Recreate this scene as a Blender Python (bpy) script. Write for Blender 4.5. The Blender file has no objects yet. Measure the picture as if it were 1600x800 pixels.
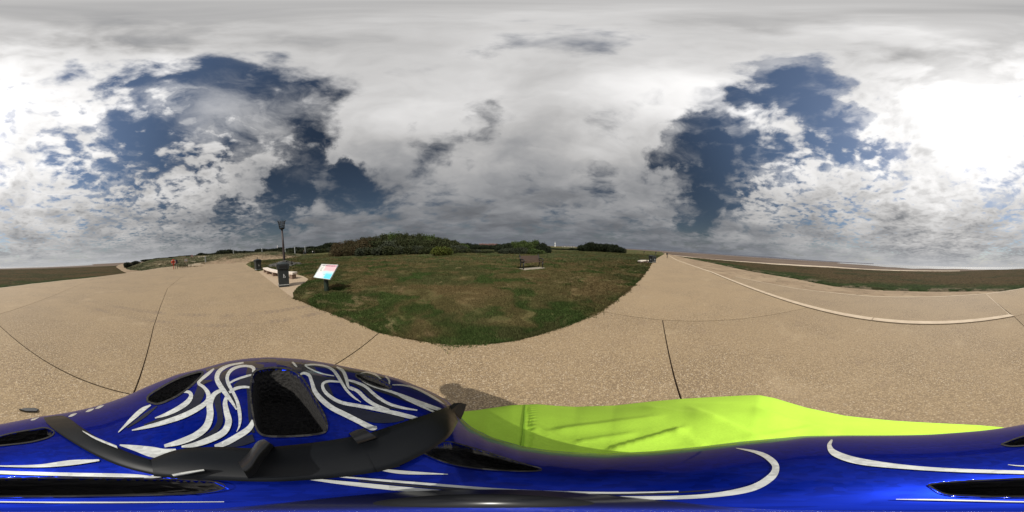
import bpy, bmesh, math, random
import numpy as np
from mathutils import Vector, Matrix, noise
from mathutils.bvhtree import BVHTree
from mathutils.geometry import tessellate_polygon
R = math.radians
random.seed(7); rng = np.random.default_rng(7)
SC = bpy.context.scene
COL = SC.collection
EYE = 1.8                                   # lens height above the promenade, metres

# ------------------------------------------------------------------ camera
TILT = R(3.87); AZ0 = R(-10)                # the 360 camera leans forward by 3.87 degrees towards azimuth -10
_f = Vector((math.sin(AZ0), math.cos(AZ0), 0)); _r = Vector((math.cos(AZ0), -math.sin(AZ0), 0))
TILTM = Matrix.Rotation(-TILT, 3, _r)
cam_d = bpy.data.cameras.new('camera'); cam = bpy.data.objects.new('camera', cam_d); COL.objects.link(cam)
cam_d.type = 'PANO'
cam_d.panorama_type = 'EQUIRECTANGULAR'
cam_d.clip_start = 0.004; cam_d.clip_end = 20000
cam.matrix_world = Matrix.Translation((0, 0, EYE)) @ (TILTM @ Matrix.Rotation(R(90), 3, 'X')).to_4x4()
SC.camera = cam
SC.render.resolution_x = 1024; SC.render.resolution_y = 512
SC.render.engine = 'CYCLES'

def ray(px, py):
    """direction of a photograph pixel (1600 x 800)"""
    lo = (px/1600-.5)*2*math.pi; la = (.5-py/800)*math.pi
    return TILTM @ Vector((math.sin(lo)*math.cos(la), math.cos(lo)*math.cos(la), math.sin(la)))
def G(px, py, z=0.0):
    d = ray(px, py); t = (z-EYE)/d.z
    return Vector((d.x*t, d.y*t, z))
def AT(px, py, dist):
    d = ray(px, py); h = math.hypot(d.x, d.y)
    return Vector((d.x/h*dist, d.y/h*dist, EYE+d.z/h*dist))
def pix(p):
    d = TILTM.inverted() @ (Vector(p)-Vector((0, 0, EYE))); d.normalize()
    return ((math.atan2(d.x, d.y)/(2*math.pi)+.5)*1600, (.5-math.asin(d.z)/math.pi)*800)

# ------------------------------------------------------------------ sun, sky, exposure
SUN_AZ, SUN_EL = R(161), R(48.5)
sdir = Vector((math.sin(SUN_AZ)*math.cos(SUN_EL), math.cos(SUN_AZ)*math.cos(SUN_EL), math.sin(SUN_EL)))
sl = bpy.data.lights.new('sun', 'SUN'); sl.energy = 3.9; sl.angle = R(0.55); sl.color = (1, .95, .87)
so = bpy.data.objects.new('sun', sl); COL.objects.link(so)
so.rotation_euler = sdir.to_track_quat('Z', 'Y').to_euler()
SC.view_settings.view_transform = 'Standard'; SC.view_settings.look = 'None'
SC.view_settings.exposure = -0.10; SC.view_settings.gamma = 1

class NT:
    """tiny node-tree writer"""
    def __init__(s, tree): s.t = tree; s.n = tree.nodes; s.l = tree.links; s.n.clear()
    def node(s, typ, **kw):
        n = s.n.new(typ)
        for k, v in kw.items(): setattr(n, k, v)
        return n
    def put(s, sock, v):
        if hasattr(v, 'is_output'): s.l.new(v, sock)
        elif v is not None: sock.default_value = v
    def m(s, op, a, b=None, c=None, clamp=False):
        n = s.node('ShaderNodeMath', operation=op, use_clamp=clamp)
        s.put(n.inputs[0], a); s.put(n.inputs[1], b); s.put(n.inputs[2], c); return n.outputs[0]
    def vm(s, op, a, b=None):
        n = s.node('ShaderNodeVectorMath', operation=op); s.put(n.inputs[0], a); s.put(n.inputs[1], b)
        return n.outputs['Value'] if op in ('DOT_PRODUCT', 'LENGTH', 'DISTANCE') else n.outputs[0]
    def noise(s, vec, scale, detail=4, rough=.55, dist=0, lac=2):
        n = s.node('ShaderNodeTexNoise'); s.put(n.inputs['Vector'], vec)
        n.inputs['Scale'].default_value = scale; n.inputs['Detail'].default_value = detail
        n.inputs['Roughness'].default_value = rough; n.inputs['Distortion'].default_value = dist
        n.inputs['Lacunarity'].default_value = lac
        return n.outputs[0]
    def vor(s, vec, scale, out='Distance', feature='F1'):
        n = s.node('ShaderNodeTexVoronoi', feature=feature); s.put(n.inputs['Vector'], vec)
        n.inputs['Scale'].default_value = scale; return n.outputs[out]
    def rng(s, v, a, b, c=0, d=1, smooth=True):
        n = s.node('ShaderNodeMapRange'); n.interpolation_type = 'SMOOTHSTEP' if smooth else 'LINEAR'
        s.put(n.inputs[0], v)
        for i, x in enumerate((a, b, c, d)): s.put(n.inputs[i+1], x)
        return n.outputs[0]
    def mix(s, f, a, b, blend='MIX'):
        n = s.node('ShaderNodeMix', data_type='RGBA', blend_type=blend); s.put(n.inputs[0], f)
        for i, v in ((6, a), (7, b)):
            if isinstance(v, (tuple, list)) and len(v) == 3: v = (*v, 1)
            s.put(n.inputs[i], v)
        return n.outputs[2]
    def comb(s, x, y, z):
        n = s.node('ShaderNodeCombineXYZ')
        for i, v in enumerate((x, y, z)): s.put(n.inputs[i], v)
        return n.outputs[0]
    def sep(s, v):
        n = s.node('ShaderNodeSeparateXYZ'); s.put(n.inputs[0], v); return n.outputs

W = bpy.data.worlds.new('World'); SC.world = W; W.use_nodes = True
def build_sky():
    k = NT(W.node_tree)
    dv = k.node('ShaderNodeTexCoord').outputs['Generated']
    sky = k.node('ShaderNodeTexSky', sky_type='NISHITA'); sky.sun_disc = False
    sky.sun_elevation = SUN_EL; sky.sun_rotation = SUN_AZ; sky.air_density = 1.0; sky.dust_density = .6; sky.ozone_density = 2.5
    X, Y, Z = k.sep(dv)
    zc = k.m('ADD', k.m('MAXIMUM', Z, 0.0), .16)
    p = k.comb(k.m('DIVIDE', X, zc), k.m('DIVIDE', Y, zc), 0.0)          # cloud-layer plane
    wx = k.noise(p, 1.3, 4, .55); wy = k.noise(k.vm('ADD', p, (7, 3, 0)), 1.3, 4, .55)
    pw = k.vm('ADD', p, k.comb(k.m('MULTIPLY', wx, .55), k.m('MULTIPLY', wy, .55), 0.0))
    # the outlines of the openings wander with a warped direction
    w3 = k.node('ShaderNodeTexNoise'); k.put(w3.inputs['Vector'], dv); w3.inputs['Scale'].default_value = 3.2; w3.inputs['Detail'].default_value = 6; w3.inputs['Roughness'].default_value = .6
    wv = k.vm('SCALE', k.vm('SUBTRACT', w3.outputs['Color'], (.5, .5, .5))); wv.node.inputs['Scale'].default_value = .50
    dvw = k.vm('NORMALIZE', k.vm('ADD', dv, wv))
    big = k.noise(pw, .9, 5, .55)
    mid = k.noise(pw, 3.4, 8, .56)
    fine = k.noise(k.vm('ADD', p, k.comb(k.m('MULTIPLY', wx, .2), k.m('MULTIPLY', wy, .2), 0.0)), 9.5, 4, .52, .1)
    def blob(px, py, r, w, inner=.1):
        d = ray(px, py); dp = k.vm('DOT_PRODUCT', dvw, tuple(d))
        return k.rng(dp, math.cos(R(r)), math.cos(R(r*inner)), 0, w)
    cover = None
    #            px   py   radius weight (negative = opening in the cloud)
    for b in ((240, 165, 20, -.30), (320, 130, 15, -.22), (400, 180, 22, -.26), (480, 265, 15, -.46), (455, 305, 11, -.34), (190, 250, 18, -.34), (490, 215, 12, -.10),
              (550, 295, 11, -.40), (615, 305, 7, -.14), (270, 225, 12, -.08), (40, 160, 10, -.16), (95, 225, 9, -.08), (370, 215, 12, -.10),
              (1075, 228, 14, -.50), (1155, 232, 13, -.32), (1245, 140, 13, -.46), (1310, 195, 14, -.40), (1130, 290, 13, -.36), (1220, 262, 12, -.26),
              (1090, 320, 10, -.34), (1350, 235, 12, -.16), (1225, 100, 10, -.16), (1215, 65, 8, -.14), (1400, 280, 12, -.10), (1570, 140, 8, -.10), (1560, 300, 10, -.08),
              (675, 222, 10, -.24), (760, 195, 8, -.18), (885, 68, 9, -.24), (1160, 118, 6, -.16), (370, 350, 10, -.26), (440, 352, 11, -.34), (1090, 350, 10, -.18),
              (880, 348, 10, -.10), (30, 60, 30, .2), (750, 60, 30, .16), (800, 260, 28, .14), (620, 190, 18, .30), (545, 235, 8, .2), (1480, 190, 24, .20), (950, 150, 24, .12),
              (70, 340, 18, .16), (320, 325, 10, .28), (1450, 355, 24, .26), (1000, 285, 12, .20), (1400, 50, 26, .2), (560, 235, 8, .16)):
        v = blob(*b); cover = v if cover is None else k.m('ADD', cover, v)
    sunside = k.rng(k.vm('DOT_PRODUCT', dv, tuple(Vector((math.sin(R(185)), math.cos(R(185)), .25)).normalized())), -.45, .6)
    broken = k.m('MAXIMUM', k.m('MAXIMUM', blob(220, 230, 44, 1.0, .4), blob(1290, 280, 36, 1.0, .4)), k.m('MULTIPLY', sunside, .8))
    n = k.m('ADD', k.m('MULTIPLY', k.m('SUBTRACT', big, .5), .75), k.m('MULTIPLY', k.m('SUBTRACT', mid, .5), 1.0))
    n = k.m('ADD', n, k.m('MULTIPLY', k.m('SUBTRACT', fine, .5), k.m('MULTIPLY_ADD', broken, 1.45, .12)))
    n = k.m('ADD', n, k.m('ADD', cover, .20))
    dens = k.rng(n, -.16, k.m('MULTIPLY_ADD', broken, -.02, .28))
    veil = k.rng(k.noise(pw, 2.0, 7, .6), .42, .66, 0, .6)
    dens = k.m('MAXIMUM', dens, k.m('MULTIPLY', veil, k.m('MAXIMUM', k.rng(n, -.35, -.02), blob(390, 190, 26, .8, .3))))
    sd = k.vm('DOT_PRODUCT', dv, tuple(sdir))
    glow = k.m('POWER', k.m('MAXIMUM', sd, 0.0), 9.0)
    core = k.m('POWER', k.m('MAXIMUM', sd, 0.0), 55.0)
    shade = k.noise(k.vm('ADD', pw, (3.1, 1.7, 0)), 1.2, 5, .5)
    shade2 = k.noise(k.vm('ADD', pw, (.06, .1, 0)), 5.0, 6, .55)
    tone = k.m('ADD', k.rng(shade, .3, .72, 2.5, 4.6), k.m('MULTIPLY', k.m('SUBTRACT', shade2, .5), k.m('MULTIPLY_ADD', sunside, 2.0, .9)))
    tone = k.m('SUBTRACT', tone, k.m('MULTIPLY', k.rng(n, .30, .75), k.m('MULTIPLY_ADD', sunside, .9, .3)))
    tone = k.m('MULTIPLY', tone, k.rng(Z, .02, .80, .68, 1.42))
    tone = k.m('MULTIPLY', tone, k.rng(sd, -.5, .85, .86, 1.75))
    tone = k.m('ADD', tone, k.m('MULTIPLY', glow, 4.6))
    tone = k.m('MAXIMUM', tone, .6)
    warm = k.mix(k.rng(tone, 1.0, 5.5), (.88, .92, 1.0), (1.0, .985, .975))
    cl = k.vm('SCALE', warm); k.l.new(tone, cl.node.inputs['Scale'])
    blue = k.mix(1.0, sky.outputs[0], (.42, .41, .39), 'MULTIPLY')
    g2 = k.vm('SCALE', blue); k.l.new(k.rng(sd, .1, .98, .62, 2.2), g2.node.inputs['Scale'])
    col = k.mix(dens, g2, cl)
    hz = k.m('POWER', k.m('SUBTRACT', 1.0, k.m('MAXIMUM', Z, 0.0)), 14.0)
    hzc = k.mix(k.rng(k.vm('DOT_PRODUCT', dv, tuple(Vector((math.sin(R(178)), math.cos(R(178)), 0)))), -.35, .95), (1.45, 1.62, 1.95), (5.4, 5.5, 5.7))
    col = k.mix(k.m('MULTIPLY', hz, .82), col, hzc)
    c2 = k.vm('SCALE', (1, 1, 1)); k.l.new(k.m('MULTIPLY', core, 9.0), c2.node.inputs['Scale'])
    col = k.vm('ADD', col, c2)
    bg = k.node('ShaderNodeBackground'); k.l.new(col, bg.inputs[0]); bg.inputs[1].default_value = .105
    o = k.node('ShaderNodeOutputWorld'); k.l.new(bg.outputs[0], o.inputs[0])
build_sky()
W.cycles.sampling_method = 'MANUAL'; W.cycles.sample_map_resolution = 512

# ------------------------------------------------------------------ materials
def mat(name, col, rough=.7, metal=0, coat=0, spec=.5, fn=None, bump=None, bscale=None, trans=0):
    m = bpy.data.materials.new(name); m.use_nodes = True
    k = NT(m.node_tree); b = k.node('ShaderNodeBsdfPrincipled'); o = k.node('ShaderNodeOutputMaterial')
    k.l.new(b.outputs[0], o.inputs[0])
    b.inputs['Roughness'].default_value = rough; b.inputs['Metallic'].default_value = metal
    b.inputs['Coat Weight'].default_value = coat; b.inputs['Coat Roughness'].default_value = .04
    b.inputs['Specular IOR Level'].default_value = spec
    tc = k.node('ShaderNodeTexCoord').outputs['Object']
    c = fn(k, tc) if fn else None
    if c is None:                                    # plain colour with soft wear
        w = k.rng(k.noise(tc, 9, 5, .6), .3, .7, .8, 1.12)
        w2 = k.noise(tc, 60, 3, .6)
        c = k.mix(1.0, tuple(col), k.comb(w, w, w), 'MULTIPLY')
        k.l.new(k.rng(w2, .3, .7, max(0, rough-.08), min(1, rough+.1)), b.inputs['Roughness'])
    k.put(b.inputs['Base Color'], c)
    if bump:
        h = k.noise(tc, bscale, 5, .6) if not callable(bump) else bump(k, tc)
        bn = k.node('ShaderNodeBump'); bn.inputs['Strength'].default_value = .6
        bn.inputs['Distance'].default_value = bump if not callable(bump) else .004
        k.l.new(h, bn.inputs['Height']); k.l.new(bn.outputs[0], b.inputs['Normal'])
    return m
def aggregate(k, p, base=(.475, .355, .208), tint=(.365, .266, .153), dark=(.13, .088, .05)):
    cell = k.vor(p, 62, 'Color'); x = k.sep(cell)[0]
    c = k.mix(k.rng(x, .1, .9, 0, 1, False), tint, base)
    c = k.mix(k.rng(x, .86, .93, 0, .55), c, (.74, .64, .50))
    c = k.mix(k.rng(k.vor(p, 62), .36, .60, 0, .72), c, dark)
    c = k.mix(k.rng(k.noise(p, 130, 2, .6), .52, .66, 0, .5), c, dark)
    big = k.noise(p, .45, 6, .62); c = k.mix(k.rng(big, .34, .62, .0, .5), c, tint)
    blot = k.noise(p, 2.6, 6, .66); c = k.mix(k.rng(blot, .54, .72, 0, .42), c, (.24, .17, .11))
    spot = k.noise(k.vm('ADD', p, (4, 9, 0)), 7.5, 5, .7); c = k.mix(k.rng(spot, .64, .72, 0, .35), c, (.14, .10, .07))
    n3 = k.noise(p, 20, 3, .7); return k.mix(k.rng(n3, .35, .65, 0, .35), c, dark)
def path_col(k, p):
    c = aggregate(k, p)
    # tyre tread tracks crossing the left bays
    a = G(120, 474); b_ = G(420, 503); d = (b_-a); L = d.length; d.normalize(); nrm = Vector((-d.y, d.x, 0))
    u = k.vm('DOT_PRODUCT', p, tuple(d)); v = k.vm('DOT_PRODUCT', p, tuple(nrm)); v0 = a.dot(nrm); u0 = a.dot(d)
    for off, w in ((0, .16), (.75, .20)):
        dv = k.m('ABSOLUTE', k.m('SUBTRACT', v, v0+off))
        band = k.rng(dv, w*.4, w, 1, 0)
        tread = k.m('SINE', k.m('ADD', k.m('MULTIPLY', u, 38.0), k.m('MULTIPLY', dv, 22.0)))
        tread = k.rng(tread, -.2, .5, .35, 1)
        fade = k.m('MULTIPLY', k.rng(u, u0-2, u0+3), k.rng(k.noise(p, 1.3, 4, .6), .35, .6))
        c = k.mix(k.m('MULTIPLY', k.m('MULTIPLY', band, tread), k.m('MULTIPLY', fade, .62)), c, (.17, .125, .09))
    rv = k.rng(k.node('ShaderNodeObjectInfo').outputs['Random'], 0, 1, .93, 1.07, False); c = k.mix(1.0, c, k.comb(rv, rv, rv), 'MULTIPLY')
    drift = k.m('MULTIPLY', k.rng(k.noise(p, .8, 6, .7), .54, .72), .22); return k.mix(drift, c, (.50, .39, .25))
def agg_bump(k, p): return k.m('SUBTRACT', 1.0, k.vor(p, 62))
M = {}
M['path'] = mat('exposed_aggregate', None, .85, fn=path_col, bump=agg_bump)
M['ramp'] = mat('ramp_aggregate', None, .85, fn=lambda k, p: aggregate(k, p, (.44, .33, .20), (.35, .26, .155)), bump=agg_bump)
M['bay'] = mat('bay_aggregate', None, .85, fn=lambda k, p: aggregate(k, p, (.52, .40, .27), (.42, .32, .21), (.25, .18, .12)), bump=agg_bump)
M['joint'] = mat('joint_filler', (.075, .05, .035), .9)
def kerb_col(k, p):
    c = k.mix(k.rng(k.noise(p, 3, 6, .6), .3, .7), (.46, .36, .25), (.56, .45, .32))
    return k.mix(k.rng(k.noise(p, 40, 4, .7), .55, .75, 0, .4), c, (.36, .28, .2))
M['kerb'] = mat('pale_concrete', None, .8, fn=kerb_col, bump=.003, bscale=60)
def sand_col(k, p):
    c = k.mix(k.rng(k.noise(p, .25, 7, .65), .35, .68), (.225, .160, .10), (.32, .24, .155))
    c = k.mix(k.rng(k.noise(p, .9, 7, .75), .52, .64, 0, .7), c, (.11, .08, .045))
    return k.mix(k.rng(k.noise(p, 14, 4, .7), .5, .7, 0, .35), c, (.50, .39, .27))
M['sand'] = mat('beach_sand', None, .95, spec=.2, fn=sand_col, bump=.02, bscale=7)
def pale_sand(k, p):
    c = k.mix(k.rng(k.noise(p, .12, 6, .65), .35, .68), (.40, .31, .22), (.62, .52, .40))
    return k.mix(k.rng(k.noise(p, 1.1, 5, .7), .55, .7, 0, .5), c, (.12, .12, .06))
M['palesand'] = mat('pale_sand', None, .95, spec=.2, fn=pale_sand)
def mud_col(k, p):
    s = k.vm('MULTIPLY', p, (.55, 1.0, 1.0))
    c = k.mix(k.rng(k.noise(s, .012, 8, .65), .38, .62), (.115, .084, .064), (.175, .132, .10))
    return k.mix(k.rng(k.noise(s, .05, 7, .7), .5, .7, 0, .6), c, (.085, .065, .055))
M['mud'] = mat('tidal_mud', None, .9, spec=.08, fn=mud_col, bump=.05, bscale=.6)
M['water'] = mat('sea_water', (.34, .34, .34), .30, spec=.6, bump=.05, bscale=.7)
M['lake'] = mat('lake_water', (.05, .065, .07), .12, spec=.6, bump=.02, bscale=2)
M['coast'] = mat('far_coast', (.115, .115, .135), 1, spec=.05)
def vcol(name, rough=.95, spec=.03, extra=None, trans=False):
    def fn(k, p):
        a = k.node('ShaderNodeAttribute', attribute_name='tint').outputs['Color']
        return extra(k, p, a) if extra else a
    return mat(name, None, rough, spec=spec, fn=fn)
def turf_extra(k, p, a):
    w = k.rng(k.noise(p, 24, 6, .7), .3, .7, .5, 1.5)
    c = k.mix(1.0, a, k.comb(w, w, w), 'MULTIPLY')
    return k.mix(k.rng(k.noise(p, 60, 3, .6), .66, .74, 0, .5), c, (.24, .19, .12))
M['turf'] = vcol('turf_ground', extra=turf_extra)
def marsh_extra(k, p, a):
    s = k.vm('MULTIPLY', p, (1, 1, 3))
    w = k.rng(k.noise(s, 1.6, 8, .72), .3, .7, .45, 1.5)
    return k.mix(1.0, a, k.comb(w, w, w), 'MULTIPLY')
M['marsh'] = vcol('marsh_ground', extra=marsh_extra)
M['blade'] = vcol('grass_blade', .85, .06)
M['leaf'] = vcol('bush_leaf', .7, .12)
M['bark'] = mat('bark', (.09, .065, .045), .95)
M['bin'] = mat('bin_plastic', (.024, .030, .031), .45)
M['bin2'] = mat('bin_slot_black', (.008, .008, .008), .7)
M['white'] = mat('white_print', (.72, .73, .72), .5)
M['stone'] = mat('bench_stone', (.66, .58, .5), .75, bump=.004, bscale=40)
M['stonedark'] = mat('bench_support', (.22, .15, .11), .85)
M['rubble'] = mat('dark_rubble', (.10, .095, .085), .9, bump=.02, bscale=9)
M['iron'] = mat('black_iron', (.012, .012, .013), .5)
M['rust'] = mat('dark_brown_pole', (.035, .022, .022), .55)
M['wood'] = mat('brown_wood', (.060, .032, .021), .65, bump=.003, bscale=18)
M['slab'] = mat('worn_concrete', (.30, .26, .20), .9, bump=.01, bscale=15)
M['darkgreen'] = mat('dark_green_post', (.018, .03, .02), .5)
M['steel'] = mat('frame_grey', (.5, .52, .5), .5)
M['red'] = mat('red_paint', (.52, .05, .03), .45)
M['orange'] = mat('life_ring_orange', (.75, .14, .06), .5)
M['navy'] = mat('navy_board', (.03, .03, .06), .5)
M['brownboard'] = mat('tan_board', (.42, .30, .22), .6)
M['palepost'] = mat('weathered_post', (.27, .28, .27), .7)
M['brick'] = mat('red_brick', (.13, .065, .05), .9)
M['render'] = mat('white_render', (.74, .72, .68), .8)
M['roof'] = mat('slate_roof', (.10, .075, .07), .8)
M['glass'] = mat('dark_glass', (.03, .04, .05), .15)

# ------------------------------------------------------------------ object helpers
def tag(o, label=None, cat=None, group=None, kind=None):
    if label: o['label'] = label
    if cat: o['category'] = cat
    if group: o['group'] = group
    if kind: o['kind'] = kind
    return o
def empty(name, loc, rz=0, label=None, cat=None, group=None):
    o = bpy.data.objects.new(name, None); COL.objects.link(o); o.location = loc; o.rotation_euler = (0, 0, rz)
    o.empty_display_size = .1
    return tag(o, label, cat, group)
def link(name, me, m, parent=None, smooth=False):
    o = bpy.data.objects.new(name, me); COL.objects.link(o)
    if m is not None: me.materials.append(m)
    if smooth: me.polygons.foreach_set('use_smooth', [True]*len(me.polygons))
    if parent: o.parent = parent
    return o
def pyd(name, V, F, m, parent=None, smooth=False):
    me = bpy.data.meshes.new(name); me.from_pydata([tuple(v) for v in V], [], F); me.update()
    return link(name, me, m, parent, smooth)
def obj(name, bm, m, parent=None, smooth=False, bevel=0):
    if bevel:
        bmesh.ops.bevel(bm, geom=[e for e in bm.edges if len(e.link_faces) == 2 and e.calc_face_angle(0) > .5], offset=bevel, segments=2, affect='EDGES', profile=.6)
    me = bpy.data.meshes.new(name); bm.to_mesh(me); bm.free()
    return link(name, me, m, parent, smooth)
def box(bm, c, s, rot=None, taper=1.0):
    M4 = Matrix.Translation(c) @ (rot.to_4x4() if rot else Matrix.Identity(4))
    vs = []
    for z in (-.5, .5):
        t = taper if z > 0 else 1
        for x, y in ((-.5, -.5), (.5, -.5), (.5, .5), (-.5, .5)):
            vs.append(bm.verts.new(M4 @ Vector((x*s[0]*t, y*s[1]*t, z*s[2]))))
    for f in ((3, 2, 1, 0), (4, 5, 6, 7), (0, 1, 5, 4), (1, 2, 6, 5), (2, 3, 7, 6), (3, 0, 4, 7)):
        bm.faces.new([vs[i] for i in f])
def tube(bm, pts, rad, n=8, closed=False, caps=True):
    pts = [Vector(p) for p in pts]; rs = rad if isinstance(rad, (list, tuple)) else [rad]*len(pts)
    rings = []; N = len(pts); up = None
    for i, p in enumerate(pts):
        a = pts[(i-1) % N] if (closed or i) else p; b = pts[(i+1) % N] if (closed or i < N-1) else p
        t = (b-a).normalized()
        if up is None: up = Vector((0, 0, 1)) if abs(t.z) < .9 else Vector((1, 0, 0))
        s = t.cross(up).normalized(); u = s.cross(t).normalized(); up = u
        rings.append([bm.verts.new(p+(s*math.cos(2*math.pi*j/n)+u*math.sin(2*math.pi*j/n))*rs[i]) for j in range(n)])
    for i in range(N if closed else N-1):
        A, B = rings[i], rings[(i+1) % N]
        for j in range(n): bm.faces.new((A[j], A[(j+1) % n], B[(j+1) % n], B[j]))
    if caps and not closed:
        bm.faces.new(rings[0][::-1]); bm.faces.new(rings[-1])
def lathe(bm, prof, n=16, c=(0, 0, 0), caps=True):
    rings = [[bm.verts.new((c[0]+r*math.cos(2*math.pi*j/n), c[1]+r*math.sin(2*math.pi*j/n), c[2]+z)) for j in range(n)] for r, z in prof]
    for A, B in zip(rings, rings[1:]):
        for j in range(n): bm.faces.new((A[j], A[(j+1) % n], B[(j+1) % n], B[j]))
    if caps: bm.faces.new(rings[0][::-1]); bm.faces.new(rings[-1])
def prism(bm, poly, z0, z1, zf=None):
    """upright slab over a plan outline; zf(x, y) adds a slope to its top"""
    zf = zf or (lambda x, y: 0)
    A = [bm.verts.new((p[0], p[1], z0+zf(p[0], p[1]))) for p in poly]; B = [bm.verts.new((p[0], p[1], z1+zf(p[0], p[1]))) for p in poly]
    n = len(poly)
    for t in tessellate_polygon([[Vector((p[0], p[1], 0)) for p in poly]]):
        bm.faces.new([B[i] for i in t]); bm.faces.new([A[i] for i in t[::-1]])
    for i in range(n): bm.faces.new((A[i], A[(i+1) % n], B[(i+1) % n], B[i]))
    bmesh.ops.recalc_face_normals(bm, faces=bm.faces)
def copy_tree(o, parent=None):
    c = o.copy(); COL.objects.link(c)
    if parent: c.parent = parent
    for ch in list(o.children): copy_tree(ch, c)
    return c
ORD = ['first', 'second', 'third', 'fourth', 'fifth', 'sixth', 'seventh', 'eighth', 'ninth', 'tenth', 'eleventh', 'twelfth', 'thirteenth',
       'fourteenth', 'fifteenth', 'sixteenth', 'seventeenth', 'eighteenth', 'nineteenth', 'twentieth', 'twenty-first', 'twenty-second', 'twenty-third', 'twenty-fourth', 'twenty-fifth', 'twenty-sixth']

# vectorised value noise for plan-space patterns
_tab = rng.random((256, 256))
def vn(x, y):
    xi = np.floor(x).astype(int); yi = np.floor(y).astype(int); fx = x-xi; fy = y-yi
    fx = fx*fx*(3-2*fx); fy = fy*fy*(3-2*fy); a = _tab[xi % 256, yi % 256]; b = _tab[(xi+1) % 256, yi % 256]
    c = _tab[xi % 256, (yi+1) % 256]; d = _tab[(xi+1) % 256, (yi+1) % 256]
    return (a*(1-fx)+b*fx)*(1-fy)+(c*(1-fx)+d*fx)*fy
def fbm(x, y, s, o=4):
    v = 0; a = .5; t = 0
    for i in range(o): v = v+a*vn(x*s+17.3*i, y*s+9.1*i); t += a; a *= .55; s *= 2.07
    return v/t
def inside(poly, x, y):
    r = np.zeros(x.shape, bool); n = len(poly)
    for i in range(n):
        x0, y0 = poly[i][0], poly[i][1]; x1, y1 = poly[(i+1) % n][0], poly[(i+1) % n][1]
        if y0 == y1: continue
        c = ((y0 > y) != (y1 > y)) & (x < (x1-x0)*(y-y0)/(y1-y0)+x0); r ^= c
    return r
def edge_dist(poly, x, y):
    d = np.full(x.shape, 1e9); n = len(poly)
    for i in range(n):
        ax, ay = poly[i][0], poly[i][1]; bx, by = poly[(i+1) % n][0]-ax, poly[(i+1) % n][1]-ay
        t = np.clip(((x-ax)*bx+(y-ay)*by)/(bx*bx+by*by+1e-12), 0, 1); d = np.minimum(d, np.hypot(x-ax-t*bx, y-ay-t*by))
    return d
def set_tint(me, cols):
    a = me.color_attributes.new('tint', 'FLOAT_COLOR', 'POINT'); c = np.ones((len(me.vertices), 4), np.float32); c[:, :3] = cols
    a.data.foreach_set('color', c.ravel())
def sm(v, a, b): t = np.clip((v-a)/(b-a), 0, 1); return t*t*(3-2*t)
def lerp(a, b, t): return a+(np.array(b)-a)*t[:, None]
def turf_color(x, y):
    """albedo of the low coastal turf: green mats, brown dead patches, bare pale sand spots"""
    n = len(x); d = np.hypot(x, y); c = np.tile(np.array((.064, .056, .026)), (n, 1))
    x = x+1.2*(fbm(x, y, 1.1, 3)-.5); y = y+1.2*(fbm(x+5, y+60, 1.1, 3)-.5)
    c = lerp(c, (.038, .046, .019), sm(fbm(x, y, .42, 4), .44, .62)*.8)
    near = 1-sm(d, 3.0, 7.5)
    c = lerp(c, (.027, .048, .014), np.clip(sm(fbm(x+40, y, .8, 4)+.06*near, .54, .66), 0, 1)*.8)
    c = lerp(c, (.060, .072, .036), sm(d, 12, 30)*sm(fbm(x, y+70, .3, 4), .42, .6)*.8)
    c = lerp(c, (.15, .115, .07), sm(fbm(x+9, y+31, 3.1, 5), .58, .74)*.6*sm(fbm(x-9, y+3, .6, 2), .35, .6))
    c = lerp(c, (.088, .064, .034), sm(fbm(x+90, y-31, .55, 4), .54, .68)*.65)
    return c*np.array((1.30, 1.26, 1.12))

# ------------------------------------------------------------------ far setting: mudflat, sea, coast
def disc(name, m, z, rad, kind, segs=96, label=None):
    bm = bmesh.new(); c = bm.verts.new((0, 0, z)); prev = [c]*segs
    rr = [30, 90, 300, 1200, 4000, rad]
    last = None
    for r in rr:
        ring = [bm.verts.new((r*math.sin(2*math.pi*j/segs), r*math.cos(2*math.pi*j/segs), z)) for j in range(segs)]
        for j in range(segs):
            a, b = ring[j], ring[(j+1) % segs]
            bm.faces.new((c, b, a)) if last is None else bm.faces.new((last[j], last[(j+1) % segs], b, a))
        last = ring
    return tag(obj(name, bm, m), kind=kind)
ZM = -1.6
disc('mudflat_ground', M['mud'], ZM, 12000, 'structure')
def sheet(name, m, pts, z, kind='structure', thick=.3):
    bm = bmesh.new(); prism(bm, pts, z-thick, z); return tag(obj(name, bm, m), kind=kind)
def polar(az, d): return Vector((math.sin(R(az))*d, math.cos(R(az))*d, 0))
sea = [polar(a, 215+22*math.sin(a*.21)+18*math.sin(a*.57)+max(0, 132-a)*22+max(0, a-168)*7) for a in range(114, 214, 3)] + [polar(a, 9500) for a in range(212, 113, -3)]
sheet('sea_water', M['water'], sea, ZM+.06, thick=.02)
sea2 = [polar(a, 3200+500*math.sin(a*.3)) for a in range(52, 115, 5)] + [polar(a, 9600) for a in range(112, 51, -5)]
sheet('sea_water', M['water'], sea2, ZM+.05, thick=.02)
# low coast on the horizon across the bay
bm = bmesh.new()
az = np.arange(30, 128, 1.2); prev = None
for a in az:
    d = 7200+500*math.sin(a*.13); h = 34+42*fbm(np.array([a*.12]), np.array([3.]), 1, 3)[0]*math.sin(math.pi*(a-30)/98)
    p0 = polar(a, d); p1 = polar(a, d+700); p2 = polar(a, d+2200)
    cur = [bm.verts.new((p.x, p.y, z)) for p, z in ((p0, ZM-1), (p1, h*.6), (p2, h), (p2, ZM-2))]
    if prev:
        for i in range(3): bm.faces.new((prev[i], prev[i+1], cur[i+1], cur[i]))
    prev = cur
tag(obj('far_coast_hills', bm, M['coast'], smooth=True), kind='structure')

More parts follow.
